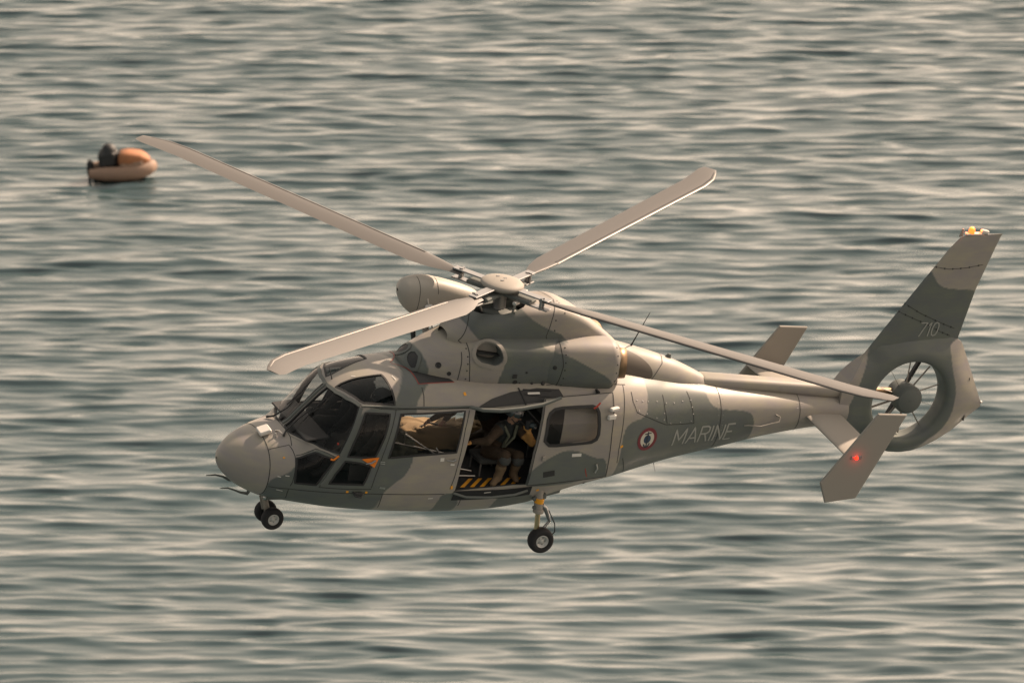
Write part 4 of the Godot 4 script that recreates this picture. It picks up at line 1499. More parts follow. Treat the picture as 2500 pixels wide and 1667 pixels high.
	# wipers
	for s in [1.0, -1.0]:
		var w := Geo.new()
		w.tube([L.o(0.85, 0.72, s, 0.02), L.o(0.92, 0.80, s, 0.035), L.o(1.10, 0.85, s, 0.03), L.o(1.30, 0.82, s, 0.03)], [0.016, 0.013, 0.009, 0.007], 8)
		var wo := put(w, "wiper", M.rubber, heli)
		var wb := Geo.new()
		wb.tube([L.o(1.12, 0.78, s, 0.018), L.o(1.25, 0.81, s, 0.018), L.o(1.42, 0.80, s, 0.018)], 0.008, 6)
		put(wb, "wiper_blade", M.rubber, wo)
	# pitot tubes
	for z in [0.10, -0.16]:
		var p := Geo.new()
		if z > 0:
			p.tube([Vector3(0.58, 0.47, z), Vector3(0.545, 0.37, z)], [0.035, 0.02], 8)
			p.tube([Vector3(0.55, 0.365, z), Vector3(0.44, 0.385, z), Vector3(0.34, 0.425, z), Vector3(0.25, 0.455, z), Vector3(0.14, 0.455, z)], [0.022, 0.016, 0.013, 0.012, 0.007], 8)
		else:
			p.tube([Vector3(0.46, 0.47, z), Vector3(0.36, 0.46, z), Vector3(0.26, 0.51, z), Vector3(0.15, 0.535, z), Vector3(0.02, 0.53, z)], [0.03, 0.022, 0.015, 0.013, 0.007], 8)
		put(p, "pitot_tube", M.dark, heli)
	# aerials
	for v in [[Vector3(5.97, 2.40, 0.0), Vector3(6.18, 2.90, 0.0), 0.010], [Vector3(1.60, 1.95, -0.05), Vector3(1.53, 2.14, -0.05), 0.008], [Vector3(6.55, 0.80, 0.05), Vector3(6.66, 0.52, 0.05), 0.005]]:
		var a := Geo.new()
		a.tube([v[0], v[0].lerp(v[1], 0.1), v[1]], [v[2] * 1.8, v[2], v[2] * 0.4], 8)
		put(a, "whip_aerial", M.black, heli)
	var fa := Geo.new()
	fa.plate([Vector2(6.50, 2.22), Vector2(6.62, 2.18), Vector2(6.61, 2.27), Vector2(6.57, 2.28)], -0.012, 0.012, 0.004)
	put(fa, "fin_aerial", M.dark, heli)
	# grab rail and brackets aft of the sliding door
	var gr := Geo.new()
	gr.tube([L.o(7.72, -0.08, 1, 0.0), L.o(7.76, -0.06, 1, 0.03), L.o(7.95, -0.09, 1, 0.07), L.o(8.25, -0.03, 1, 0.07), L.o(8.28, 0.06, 1, 0.03), L.o(8.22, 0.12, 1, 0.0)], 0.009, 8)
	put(gr, "grab_rail", M.light, heli)
	var db := Geo.new()
	db.box(Vector3(5.36, 1.90, 1.0), Vector3(0.16, 0.05, 0.06), Basis(Vector3.UP, 0.4), 0.012)
	db.box(Vector3(5.33, 1.79, 1.02), Vector3(0.14, 0.07, 0.05), Basis(Vector3.UP, 0.3), 0.012)
	put(db, "door_bracket", M.white, heli)
	var dt := Geo.new()
	dt.tube([Vector3(5.10, 2.02, 1.06), Vector3(5.03, 1.97, 1.09), Vector3(5.0, 1.95, 1.09)], 0.013, 6)
	put(dt, "release_tag", M.red, heli)
	# latches and ports along the foot of the deck
	for v in [[4.06, 0.64], [4.24, 0.63], [4.40, 0.62], [5.10, 0.63]]:
		var lt := Geo.new()
		lt.box(L.o(v[0], v[1], 1, 0.02), Vector3(0.045, 0.10, 0.04), Basis(Vector3.RIGHT, -0.5), 0.012)
		put(lt, "deck_latch", M.black, heli)
	var dk := Loft.new(DECK)
	for v in [[2.898, 0.237, 0.042], [3.04, -0.03, 0.03], [3.982, -0.30, 0.035], [4.12, -0.12, 0.016]]:
		var pt := Geo.new()
		pt.lathe(dk.o(v[0], v[1], 1, -0.004), dk.nrm(v[0], v[1], 1), [[v[2], 0.0], [v[2], 0.008], [v[2] * 0.75, 0.009], [v[2] * 0.7, 0.004], [v[2] * 0.3, 0.004], [v[2] * 0.25, 0.008], [0.0, 0.008]], 18)
		put(pt, "vent_port", M.black, heli)
	var sw := Geo.new()
	sw.box(dk.o(3.957, -0.19, 1, 0.0), Vector3(0.06, 0.06, 0.02))
	put(sw, "vent_slot", M.black, heli)
	# rivets on the access panels
	for v in [[5.85,0.44], [5.95,0.43], [6.05,0.42], [6.2,0.42], [6.36,0.40], [6.5,0.40], [6.65,0.42], [6.79,0.44], [5.88,0.34], [6.02,0.30], [6.2,0.24], [6.33,0.28], [6.33,0.20], [6.45,0.15], [6.62,0.14], [6.80,0.14], [6.83,0.24], [6.81,0.34]]:
		var rv := Geo.new()
		rv.lathe(L.o(v[0], v[1], 1, -0.002), L.nrm(v[0], v[1], 1), [[0.009, 0.0], [0.008, 0.006], [0.0, 0.007]], 8)
		put(rv, "rivet", M.steel, heli.get_node("tail_boom"))
	var pyl := Loft.new(PYLON)
	var nac := Loft.new(NACELLE, 0.43)
	for v in [[dk, 3.27, 0.85, -0.2, 7, "engine_deck"], [pyl, 4.70, 0.9, 0.5, 5, "mast_fairing"], [pyl, 4.56, 0.40, 0.0, 4, "mast_fairing"], [nac, 4.66, 0.6, -0.4, 6, "engine_nacelle"], [nac, 5.44, 0.6, -0.3, 5, "engine_nacelle"]]:
		for k in v[4]:
			var fq := Geo.new()
			var tt: float = lerpf(v[2], v[3], k / (v[4] - 1.0))
			fq.lathe(v[0].o(v[1], tt, 1, -0.003), v[0].nrm(v[1], tt, 1), [[0.011, 0.0], [0.011, 0.005], [0.0, 0.006]], 8)
			put(fq, "fastener", M.seam, heli.get_node(v[5]))
	for v in [[7.26, 0.7, -0.4, 12], [7.34, 0.7, -0.4, 12], [8.59, 0.6, -0.4, 7], [8.67, 0.6, -0.4, 7]]:
		for k in v[3]:
			var rw := Geo.new()
			var tt: float = lerpf(v[1], v[2], k / (v[3] - 1.0))
			rw.lathe(L.o(v[0], tt, 1, -0.002), L.nrm(v[0], tt, 1), [[0.006, 0.0], [0.005, 0.004], [0.0, 0.005]], 6)
			put(rw, "rivet", M.steel, heli.get_node("tail_boom"))
	hoist()
	lettering()

func hoist():
	var h := Node3D.new()
	h.name = "rescue_hoist"
	heli.add_child(h)
	var hl := Loft.new([[2.70,.02,2.95,2.97,2.93,2,2],[2.73,.12,2.95,3.05,2.84,2,2],[2.80,.18,2.94,3.11,2.72,2.2,2.2],[2.92,.21,2.92,3.14,2.62,2.3,2.3],[3.05,.22,2.90,3.15,2.55,2.4,2.4],[3.25,.215,2.88,3.12,2.53,2.4,2.4],[3.5,.205,2.85,3.06,2.54,2.3,2.3],[3.78,.17,2.80,2.97,2.60,2.2,2.2],[3.95,.10,2.77,2.87,2.67,2.1,2.1],[4.02,.02,2.76,2.78,2.74,2,2]], -0.78)
	var g := Geo.new()
	for q in [1.0, -1.0]: skin(g, hl, 2.70, 4.02, 32, -1, 1, 28, q)
	put(g, "hoist_housing", M.pale, h)
	var sm := Geo.new()
	strip(sm, hl, poly([2.95,0.98, 2.95,0.5, 2.95,0.0, 2.95,-0.4]), 0.008, 1.0, 0.002)
	strip(sm, hl, poly([3.22,0.98, 3.22,0.5, 3.22,0.2]), 0.008, 1.0, 0.002)
	put(sm, "panel_seam", M.seam, h)
	var ar := Geo.new()
	ar.tube([Vector3(3.45, 2.60, -0.72), Vector3(3.40, 2.50, -0.52), Vector3(3.35, 2.40, -0.40)], [0.07, 0.06, 0.07], 12)
	ar.tube([Vector3(3.15, 2.55, -0.72), Vector3(3.12, 2.38, -0.55), Vector3(3.10, 2.2, -0.45)], [0.05, 0.045, 0.05], 12)
	put(ar, "hoist_arm", M.light, h)
	var hk := Geo.new()
	hk.box(Vector3(3.10, 2.74, -0.53), Vector3(0.11, 0.17, 0.06), Basis(Vector3.BACK, 0.2), 0.015)
	put(hk, "hook_block", M.white, h)
	var cb := Geo.new()
	cb.tube([Vector3(3.08, 2.83, -0.54), Vector3(3.07, 2.90, -0.56)], 0.012, 6)
	cb.tube([Vector3(3.13, 2.66, -0.52), Vector3(3.20, 2.36, -0.45)], 0.010, 6)
	put(cb, "cable", M.metal, h)
	var st := Geo.new()
	st.tube([Vector3(2.94, 2.60, -0.66), Vector3(2.93, 2.46, -0.60), Vector3(2.95, 2.26, -0.52)], [0.035, 0.04, 0.03], 8)
	put(st, "guide_strap", M.black, h)
	var hs := Geo.new()
	hs.tube([Vector3(3.12, 2.64, -0.42), Vector3(3.26, 2.72, -0.48), Vector3(3.40, 2.70, -0.45), Vector3(3.46, 2.60, -0.36)], 0.05, 10)
	put(hs, "hoist_duct", M.light, h)

func lettering():
	var font := {"M": [[0,0,0,1,.36,.3,.74,1,.74,0], .92], "A": [[0,0,.34,1,.68,0], .84], "R": [[0,0,0,1,.4,1,.56,.9,.56,.66,.4,.54,0,.54], .76], "I": [[0,0,0,1], .24], "N": [[0,0,0,1,.56,0,.56,1], .76], "E": [[.48,0,0,0,0,1,.48,1], .6]}
	var extra := {"A": [.12,.34,.56,.34], "R": [.3,.54,.58,0], "E": [0,.52,.4,.52]}
	var x0 := 6.545
	var scale := 0.238
	var total := 0.92 + 0.84 + 0.76 + 0.24 + 0.76 + 0.5
	var px := 0.0
	for c in "MARINE":
		var g := Geo.new()
		var runs := [font[c][0]]
		if extra.has(c): runs.append(extra[c])
		for r in runs:
			var pts := []
			for v in poly(r):
				var u := (px + v.x) / total * 0.99
				pts.append(Vector2(x0 + u + v.y * 0.035, 1.160 + u * 0.005 + v.y * scale))
			stroke(g, L, pts, 0.026, 1.0, 0.004)
		put(g, "letter", M.letter, heli)
		px += font[c][1]
	# cockade with an anchor
	var rc := Vector2(6.076, 1.324)
	var k := 0
	for v in [[0.118, 0.168, "roundel_red"], [0.062, 0.118, "roundel_white"], [0.0, 0.062, "roundel_blue"]]:
		var g := Geo.new()
		for i in 36:
			var a := TAU * i / 36
			var b := TAU * (i + 1) / 36
			var P := []
			for e in [[v[0], a], [v[1], a], [v[1], b], [v[0], b]]:
				var x: float = rc.x + cos(e[1]) * e[0]
				var t := L.t_of(x, rc.y + sin(e[1]) * e[0])
				P.append([L.o(x, t, 1.0, 0.004), L.nrm(x, t, 1.0)])
			g.tn(P[0][0], P[1][0], P[2][0], P[0][1], P[1][1], P[2][1])
			if v[0] > 0.0: g.tn(P[0][0], P[2][0], P[3][0], P[0][1], P[2][1], P[3][1])
		put(g, "cockade_ring", M[v[2]], heli)
	var an := Geo.new()
	stroke(an, L, [Vector2(6.08, 1.435), Vector2(6.07, 1.20)], 0.022, 1.0, 0.007)
	stroke(an, L, [Vector2(6.02, 1.405), Vector2(6.135, 1.41)], 0.016, 1.0, 0.007)
	stroke(an, L, [Vector2(6.02, 1.26), Vector2(6.04, 1.22), Vector2(6.07, 1.205), Vector2(6.105, 1.222), Vector2(6.125, 1.262)], 0.024, 1.0, 0.007)
	put(an, "anchor_emblem", M.navy, heli)


# ---------------------------------------------------------------- people
# a body from tapered bones, joined smoothly and meshed as surface nets
func flesh(bones: Array, cell: float, blend: float, g: Geo, cols: Array):
	var lo := Vector3.ONE * 1e6
	var hi := -lo
	for b in bones:
		var r: float = maxf(b[2], b[3]) + cell * 3
		lo = lo.min(b[0] - Vector3.ONE * r).min(b[1] - Vector3.ONE * r)
		hi = hi.max(b[0] + Vector3.ONE * r).max(b[1] + Vector3.ONE * r)
	var n := Vector3i(((hi - lo) / cell).ceil()) + Vector3i.ONE
	var F := PackedFloat32Array()
	F.resize(n.x * n.y * n.z)
	F.fill(10.0)
	var B := PackedByteArray()
	B.resize(F.size())
	var Q := PackedFloat32Array()
	Q.resize(F.size())
	Q.fill(10.0)
	for bi in bones.size():
		var b = bones[bi]
		var a: Vector3 = b[0]
		var d: Vector3 = b[1] - b[0]
		var dd := maxf(d.length_squared(), 1e-9)
		var ra: float = b[2]
		var rb: float = b[3]
		var m := maxf(ra, rb) + cell * 2.5 + blend
		var i0 := Vector3i(((a.min(b[1]) - Vector3.ONE * m - lo) / cell).floor()).clamp(Vector3i.ZERO, n - Vector3i.ONE)
		var i1 := Vector3i(((a.max(b[1]) + Vector3.ONE * m - lo) / cell).ceil()).clamp(Vector3i.ZERO, n - Vector3i.ONE)
		for z in range(i0.z, i1.z + 1):
			for y in range(i0.y, i1.y + 1):
				var id := (z * n.y + y) * n.x + i0.x
				for x in range(i0.x, i1.x + 1):
					var p := lo + Vector3(x, y, z) * cell - a
					var u := clampf(p.dot(d) / dd, 0.0, 1.0)
					var v := (p - d * u).length() - (ra + (rb - ra) * u)
					if v < Q[id]:
						Q[id] = v
						B[id] = bi
					var f := F[id]
					var h := maxf(blend - absf(f - v), 0.0) / blend
					F[id] = minf(f, v) - h * h * blend * 0.25
					id += 1
	var vid := {}
	var V := PackedVector3Array()
	var K := PackedInt32Array()
	var off := [0, 1, n.x, n.x + 1, n.x * n.y, n.x * n.y + 1, n.x * n.y + n.x, n.x * n.y + n.x + 1]
	var E := [[0, 1], [2, 3], [4, 5], [6, 7], [0, 2], [1, 3], [4, 6], [5, 7], [0, 4], [1, 5], [2, 6], [3, 7]]
	var cp := [Vector3(0, 0, 0), Vector3(1, 0, 0), Vector3(0, 1, 0), Vector3(1, 1, 0), Vector3(0, 0, 1), Vector3(1, 0, 1), Vector3(0, 1, 1), Vector3(1, 1, 1)]
	for z in n.z - 1:
		for y in n.y - 1:
			for x in n.x - 1:
				var id := (z * n.y + y) * n.x + x
				var c0 := F[id]
				if c0 > cell * 2.5: continue
				var mask := 0
				for k in 8:
					if F[id + off[k]] < 0.0: mask |= 1 << k
				if mask == 0 or mask == 255: continue
				var s := Vector3.ZERO
				var c := 0
				for e in E:
					var f0 := F[id + off[e[0]]]
					var f1 := F[id + off[e[1]]]
					if (f0 < 0.0) != (f1 < 0.0):
						s += cp[e[0]].lerp(cp[e[1]], f0 / (f0 - f1))
						c += 1
				vid[id] = V.size()
				V.append(lo + (Vector3(x, y, z) + s / c) * cell)
				K.append(B[id])
	var T := PackedInt32Array()
	var ax := [[1, n.x, n.x * n.y], [n.x, n.x * n.y, 1], [n.x * n.y, 1, n.x]]
	for id in vid:
		for k in 3:
			var f0 := F[id]
			var f1 := F[id + ax[k][0]]
			if (f0 < 0.0) == (f1 < 0.0): continue
			var ids := [id, id - ax[k][1], id - ax[k][1] - ax[k][2], id - ax[k][2]]
			if not (vid.has(ids[1]) and vid.has(ids[2]) and vid.has(ids[3])): continue
			var o := [vid[ids[0]], vid[ids[1]], vid[ids[2]], vid[ids[3]]]
			if f0 < 0.0: o.reverse()
			T.append_array(PackedInt32Array([o[0], o[1], o[2], o[0], o[2], o[3]]))
	var NN := PackedVector3Array()
	NN.resize(V.size())
	for i in range(0, T.size(), 3):
		var fn := (V[T[i + 2]] - V[T[i]]).cross(V[T[i + 1]] - V[T[i]])
		for k in 3: NN[T[i + k]] += fn
	if cell > 0.015:
		var fold := FastNoiseLite.new()
		fold.seed = 77
		fold.frequency = 9.0
		fold.fractal_octaves = 2
		for i in V.size():
			if bones[K[i]][4] != 4: V[i] += NN[i].normalized() * fold.get_noise_3d(V[i].x, V[i].y * 2.2, V[i].z) * 0.011
		NN.fill(Vector3.ZERO)
		for i in range(0, T.size(), 3):
			var fn := (V[T[i + 2]] - V[T[i]]).cross(V[T[i + 1]] - V[T[i]])
			for k in 3: NN[T[i + k]] += fn
	var flip := 1.0
	var vol := 0.0
	for i in range(0, T.size(), 3): vol += (V[T[i]] - lo).dot((V[T[i + 1]] - lo).cross(V[T[i + 2]] - lo))
	if vol > 0.0: flip = -1.0
	for i in range(0, T.size(), 3):
		for k in ([0, 1, 2] if flip > 0 else [0, 2, 1]):
			var v: int = T[i + k]
			g.P.append(V[v]); g.N.append((NN[v] * flip).normalized()); g.C.append(cols[bones[K[v]][4]])

func hand_bones(w: Vector3, dir: Vector3, palm: Vector3, curl: float, thumb_side: float, c: int) -> Array:
	# wrist, direction of the fingers, direction the palm faces
	var d := dir.normalized()
	var pn := (palm - d * palm.dot(d)).normalized()
	var sd := d.cross(pn) * thumb_side
	var o := [[w, w + d * 0.05, 0.024, 0.026, c]]
	for k in 4:
		var u := (k - 1.5) * 0.021
		var len: float = [0.072, 0.08, 0.076, 0.06][k]
		var a := w + d * 0.045 + sd * -u * 0.6
		var b := w + d * 0.09 - sd * u
		o.append([a, b, 0.014, 0.0115, c])
		var p := b
		var f := d
		for j in 3:
			f = f.rotated(d.cross(pn).normalized(), curl * (0.8 if j == 0 else 1.0)).normalized()
			var e: Vector3 = p + f * len * [0.46, 0.30, 0.24][j]
			o.append([p, e, 0.0105 - j * 0.001, 0.0095 - j * 0.001, c])
			p = e
	var t0 := w + d * 0.025 + sd * 0.02
	var t1 := t0 + (d * 0.5 + sd * 0.75 + pn * 0.35).normalized() * 0.05
	var t2 := t1 + (d * 0.8 + sd * 0.15 + pn * 0.5).normalized() * 0.035
	o.append([t0, t1, 0.015, 0.012, c]); o.append([t1, t2, 0.012, 0.0095, c])
	return o

# J: dictionary of joints in helicopter axes; returns the thing
func person(label: String, J: Dictionary, base: Vector3, look: Vector3, suit: Color, vest: Color, boots: Color, gloves: Color, fine: bool, helmet: Material) -> Node3D:
	var skin_c := Color(0.32, 0.19, 0.13)
	var cols := [suit, vest, boots, gloves, skin_c, Color(0.03, 0.032, 0.035)]
	var nk: Vector3 = J.neck
	var hd: Vector3 = J.head
	var pv: Vector3 = J.pelvis
	var ch: Vector3 = nk.lerp(pv, 0.32)
	var bones := [
		[pv, nk.lerp(pv, 0.55), 0.135, 0.125, 0], [nk.lerp(pv, 0.55), ch, 0.125, 0.145, 1], [ch, nk.lerp(pv, 0.12), 0.145, 0.10, 1],
		[ch, J.lsh, 0.11, 0.075, 1], [ch, J.rsh, 0.11, 0.075, 1],
		[nk, hd, 0.055, 0.055, 4],
		[pv, J.lhip, 0.12, 0.105, 0], [pv, J.rhip, 0.12, 0.105, 0]]
	for s in ["l", "r"]:
		var ac := 3 if s == "l" and fine else 0
		bones.append([J[s + "sh"].lerp(J[s + "el"], 0.3), J[s + "el"], 0.066, 0.054, ac])
		bones.append([J[s + "sh"], J[s + "sh"].lerp(J[s + "el"], 0.4), 0.07, 0.066, 0])
		bones.append([J[s + "el"], J[s + "ha"], 0.054, 0.038, ac])
		bones.append([J[s + "hip"], J[s + "kn"], 0.102, 0.072, 0])
		bones.append([J[s + "kn"], J[s + "kn"].lerp(J[s + "an"], 0.5), 0.072, 0.064, 0])
		bones.append([J[s + "kn"].lerp(J[s + "an"], 0.5), J[s + "an"], 0.066, 0.052, 2])
		bones.append([J[s + "an"], J[s + "to"], 0.056, 0.042, 2])
	var g := Geo.new()
	flesh(bones, 0.017, 0.035, g, cols)
	for s in ["l", "r"]:
		var w: Vector3 = J[s + "ha"]
		var dr: Vector3 = J.get(s + "hd", (w - J[s + "el"]))
		if fine: flesh(hand_bones(w, dr, J.get(s + "pm", Vector3(0, -1, 0.3)), 0.55, 1.0 if s == "l" else -1.0, 3), 0.0055, 0.006, g, cols)
		else: flesh(hand_bones(w, dr, J.get(s + "pm", Vector3(0, -1, 0.3)), 0.6, 1.0 if s == "l" else -1.0, 3), 0.009, 0.008, g, cols)
	# head and face
	var f := look.normalized()
	var rt := f.cross(Vector3.UP).normalized()
	var up := rt.cross(f)
	var fb := [[hd + up * 0.02 - f * 0.015, hd + up * 0.02 + f * 0.02, 0.088, 0.08, 4], [hd - up * 0.03 + f * 0.02, hd - up * 0.075 + f * 0.045, 0.062, 0.04, 4], [hd + up * 0.005 + f * 0.095, hd - up * 0.025 + f * 0.112, 0.012, 0.016, 4],
		[hd + rt * 0.032 + up * 0.012 + f * 0.086, hd + rt * 0.034 + up * 0.012 + f * 0.086, 0.012, 0.012, 5], [hd - rt * 0.032 + up * 0.012 + f * 0.086, hd - rt * 0.034 + up * 0.012 + f * 0.086, 0.012, 0.012, 5], [hd + rt * 0.022 - up * 0.055 + f * 0.082, hd - rt * 0.022 - up * 0.055 + f * 0.082, 0.011, 0.011, 4]]
	flesh(fb, 0.008, 0.012, g, cols)
	for i in g.P.size(): g.P[i] -= base
	var o := MeshInstance3D.new()
	o.name = "person"
	o.mesh = g.mesh()
	o.material_override = M.cloth
	add_child(o, true)
	o.transform = heli_tf * Transform3D(Basis.IDENTITY, base)
	tag(o, label, "person")
	# helmet shell, ear cups and visor
	var hb := Basis(rt, up, -f)
	var hg := Geo.new()
	var R := []
	for i in 13:
		var a := lerpf(-0.45, PI / 2, i / 12.0)
		var ring := PackedVector3Array()
		for j in 28:
			var b := TAU * j / 28
			var cut := maxf(0.0, -cos(b)) # opens towards the face
			var aa := maxf(a, -0.45 + 1.0 * pow(cut, 0.5) * (1.0 if cut > 0.35 else 0.0))
			ring.append(hd - base + hb * Vector3(sin(b) * cos(aa) * 0.128, sin(aa) * 0.135 + 0.03, cos(b) * cos(aa) * 0.15 + 0.012))
		R.append(ring)
	hg.rings(R, false, false)
	var ho := put(hg, "helmet", helmet, o)
	var vg := Geo.new()
	R = []
	for i in 7:
		var a := lerpf(0.62, -0.05, i / 6.0)
		var ring := []
		for j in 13:
			var b := lerpf(-1.15, 1.15, j / 12.0)
			ring.append(hd - base + hb * Vector3(sin(b) * cos(a) * 0.131, sin(a) * 0.13 + 0.02, -cos(b) * cos(a) * 0.148))
		R.append(ring)
	for i in 6:
		for j in 12: vg.q(R[i][j], R[i][j + 1], R[i + 1][j + 1], R[i + 1][j], 1)
	put(vg, "visor", M.visor, ho)
	var bg := Geo.new()
	bg.tube([hd - base + hb * Vector3(0.09, -0.05, -0.03), hd - base + hb * Vector3(0.06, -0.085, -0.09), hd - base + hb * Vector3(0.02, -0.075, -0.125)], 0.007, 6)
	put(bg, "microphone_boom", M.black, ho)
	return o

func people():
	var tan_c := Color(0.04, 0.026, 0.015)
	var dk := Color(0.016, 0.02, 0.02)
	var boot := Color(0.12, 0.08, 0.045)
	# crewman in the doorway
	var J := {"head": Vector3(4.06, 1.70, 0.62), "neck": Vector3(4.03, 1.53, 0.58), "pelvis": Vector3(3.90, 1.10, 0.42),
		"rsh": Vector3(3.86, 1.50, 0.66), "rel": Vector3(3.66, 1.36, 0.76), "rha": Vector3(3.46, 1.32, 0.70),
		"lsh": Vector3(4.17, 1.46, 0.55), "lel": Vector3(4.35, 1.30, 0.70), "lha": Vector3(4.23, 1.49, 0.80),
		"rhip": Vector3(3.83, 1.08, 0.48), "rkn": Vector3(3.90, 1.18, 0.86), "ran": Vector3(3.85, 0.85, 0.85), "rto": Vector3(3.74, 0.805, 0.94),
		"lhip": Vector3(3.98, 1.06, 0.44), "lkn": Vector3(4.13, 1.14, 0.80), "lan": Vector3(4.14, 0.85, 0.72), "lto": Vector3(4.14, 0.805, 0.84),
		"lhd": Vector3(-0.1, 1, 0.05), "lpm": Vector3(0.1, 0, -1), "rhd": Vector3(-0.9, -0.2, 0.1)}
	var c := person("crewman in tan suit and dark vest sitting in the cabin doorway holding a camera", J, Vector3(3.95, FLOOR, 0.6), Vector3(0.55, -0.25, 0.8), tan_c, dk, boot, Color(0.42, 0.22, 0.07), true, M.helmet)
	var B := Vector3(3.95, FLOOR, 0.6)
	for s in ["r", "l"]:
		var kp := Geo.new()
		var kn: Vector3 = J[s + "kn"] - B
		kp.lathe(kn + Vector3(0.0, -0.05, 0.045), Vector3(0, 0.1, 1), [[0.085, -0.05], [0.082, 0.0], [0.06, 0.03], [0.0, 0.042]], 16)
		put(kp, "knee_pad", M.seat, c)
	var sb := Geo.new()
	sb.tube([Vector3(3.90, 1.55, 0.70) - B, Vector3(3.97, 1.42, 0.74) - B, Vector3(3.97, 1.20, 0.60) - B], 0.022, 6)
	sb.tube([Vector3(4.12, 1.53, 0.64) - B, Vector3(4.07, 1.38, 0.70) - B, Vector3(4.0, 1.2, 0.60) - B], 0.022, 6)
	put(sb, "harness", M.olive, c)
	# the camera he holds
	var cam := Node3D.new()
	cam.name = "hand_camera"
	add_child(cam)
	cam.transform = heli_tf * Transform3D(Basis(Vector3.UP, 0.6), Vector3(4.215, 1.61, 0.80))
	tag(cam, "small dark camera held up to the doorway crewman's visor", "camera")
	var cg := Geo.new()
	cg.box(Vector3.ZERO, Vector3(0.12, 0.13, 0.06), Basis.IDENTITY, 0.012)
	put(cg, "camera_body", M.black, cam)
	var cl := Geo.new()
	cl.lathe(Vector3(0, 0, 0.03), Vector3.BACK, [[0.04, 0.0], [0.04, 0.07], [0.034, 0.075], [0.03, 0.06], [0.0, 0.058]], 18)
	put(cl, "lens", M.screen, cam)
	# the two pilots
	for s in [1.0, -1.0]:
		var z: float = 0.44 * s
		var K := {"head": Vector3(2.13, 1.86, z), "neck": Vector3(2.16, 1.68, z), "pelvis": Vector3(2.08, 1.20, z),
			"rsh": Vector3(2.15, 1.60, z - 0.19), "rel": Vector3(1.93, 1.36, z - 0.24), "rha": Vector3(1.66, 1.22, z - 0.06),
			"lsh": Vector3(2.15, 1.60, z + 0.19), "lel": Vector3(2.0, 1.34, z + 0.25), "lha": Vector3(1.80, 1.16, z + 0.25),
			"rhip": Vector3(2.02, 1.18, z - 0.10), "rkn": Vector3(1.60, 1.24, z - 0.13), "ran": Vector3(1.38, 0.88, z - 0.12), "rto": Vector3(1.24, 0.84, z - 0.12),
			"lhip": Vector3(2.02, 1.18, z + 0.10), "lkn": Vector3(1.60, 1.24, z + 0.13), "lan": Vector3(1.38, 0.88, z + 0.12), "lto": Vector3(1.24, 0.84, z + 0.12)}
		person("pilot in helmet seated behind the windscreen on the side of the open door" if s > 0 else "pilot in helmet seated across the cockpit, on the side of the rescue hoist", K, Vector3(2.0, FLOOR, z), Vector3(-1, -0.1, 0.1), Color(0.03, 0.028, 0.025), dk, Color(0.02, 0.02, 0.02), Color(0.05, 0.05, 0.04), false, M.pilot_helmet)
	# a third crew member inside, leaning on the baggage
	var Q := {"head": Vector3(3.98, 1.68, -0.36), "neck": Vector3(4.0, 1.52, -0.34), "pelvis": Vector3(4.22, 1.05, -0.22),
		"rsh": Vector3(3.86, 1.46, -0.22), "rel": Vector3(3.55, 1.38, -0.28), "rha": Vector3(3.30, 1.22, -0.32),
		"lsh": Vector3(3.94, 1.44, -0.52), "lel": Vector3(3.72, 1.22, -0.58), "lha": Vector3(3.58, 1.12, -0.50),
		"rhip": Vector3(4.18, 1.0, -0.14), "rkn": Vector3(3.90, 0.86, 0.02), "ran": Vector3(4.26, 0.84, 0.06), "rto": Vector3(4.40, 0.81, 0.08),
		"lhip": Vector3(4.20, 1.0, -0.32), "lkn": Vector3(3.88, 0.86, -0.34), "lan": Vector3(4.26, 0.84, -0.38), "lto": Vector3(4.40, 0.81, -0.40)}
	person("crew member kneeling inside the cabin and reaching towards the canvas baggage", Q, Vector3(4.0, FLOOR, -0.2), Vector3(-0.9, -0.4, -0.2), tan_c, dk, boot, Color(0.3, 0.15, 0.1), false, M.helmet)


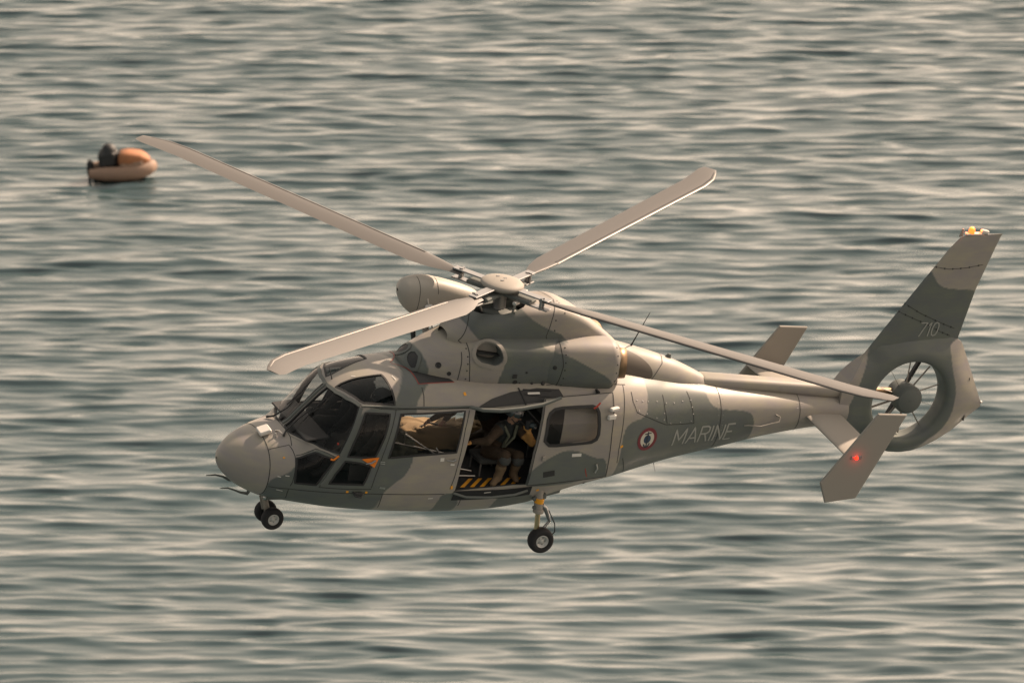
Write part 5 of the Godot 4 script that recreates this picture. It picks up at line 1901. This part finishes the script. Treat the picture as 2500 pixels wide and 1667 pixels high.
# ---------------------------------------------------------------- the craft on the water
func float_craft():
	var o := Node3D.new()
	o.name = "inflatable_craft"
	add_child(o)
	o.position = Vector3(-17.3, 0.0, -174.2)
	o.scale = Vector3(1.12, 1.4, 1.2)
	tag(o, "small orange-topped inflatable craft floating on the water beyond the helicopter", "boat")
	var hull := mat(lin(0.26, 0.17, 0.12), 0.7)
	var cover := mat(lin(0.34, 0.14, 0.06), 0.75)
	var flank := mat(lin(0.30, 0.20, 0.14), 0.75)
	var tg := Geo.new()
	var path := []
	for v in [[-1.25, 0.24, 0.52], [-0.6, 0.24, 0.55], [0.1, 0.25, 0.55], [0.65, 0.29, 0.47], [1.05, 0.36, 0.26], [1.2, 0.40, 0.0], [1.05, 0.36, -0.26], [0.65, 0.29, -0.47], [0.1, 0.25, -0.55], [-0.6, 0.24, -0.55], [-1.25, 0.24, -0.52]]:
		path.append(Vector3(v[0], v[1], v[2]))
	tg.tube(path, [0.15, 0.23, 0.24, 0.24, 0.23, 0.22, 0.23, 0.24, 0.24, 0.23, 0.15], 14)
	put(tg, "side_tube", hull, o)
	var kb := Geo.new()
	kb.plate([Vector2(-1.15, 0.05), Vector2(0.8, 0.05), Vector2(1.15, 0.34), Vector2(0.7, 0.22), Vector2(-1.15, 0.22)], -0.45, 0.45, 0.02)
	put(kb, "hull_floor", M.black, o)
	var cg := Geo.new()
	var R := []
	for v in [[-0.10, 0.80, 0.42], [-0.06, 0.88, 0.50], [0.3, 0.91, 0.52], [0.75, 0.87, 0.48], [1.0, 0.76, 0.36], [1.12, 0.66, 0.22]]:
		var ring := PackedVector3Array()
		for k in 24:
			var a := TAU * k / 24
			ring.append(Vector3(v[0], 0.62 + signf(sin(a)) * pow(absf(sin(a)), 0.6) * (v[1] - 0.62 if sin(a) > 0 else 0.1), signf(cos(a)) * pow(absf(cos(a)), 0.45) * v[2]))
		R.append(ring)
	cg.rings(R)
	put(cg, "canopy", cover, o)
	var fg := Geo.new()
	fg.box(Vector3(0.42, 0.52, 0.0), Vector3(0.95, 0.36, 1.0), Basis.IDENTITY, 0.08)
	put(fg, "canopy_skirt", flank, o)
	var bk := Geo.new()
	bk.box(Vector3(-0.52, 0.66, 0.0), Vector3(0.78, 0.66, 0.80), Basis(Vector3.BACK, 0.10), 0.16)
	put(bk, "steering_console", M.black, o)
	var sb := Geo.new()
	sb.tube([Vector3(-0.50, 0.80, 0.05), Vector3(-0.44, 0.98, 0.05), Vector3(-0.40, 1.08, 0.05), Vector3(-0.39, 1.12, 0.05)], [0.34, 0.30, 0.20, 0.08], 14)
	put(sb, "covered_mast", M.black, o)
	var ob := Geo.new()
	ob.box(Vector3(-1.24, 0.42, 0.0), Vector3(0.26, 0.36, 0.34), Basis(Vector3.BACK, 0.25), 0.09)
	ob.box(Vector3(-1.30, 0.12, 0.0), Vector3(0.12, 0.5, 0.10), Basis(Vector3.BACK, 0.2), 0.03)
	put(ob, "outboard_engine", M.black, o)
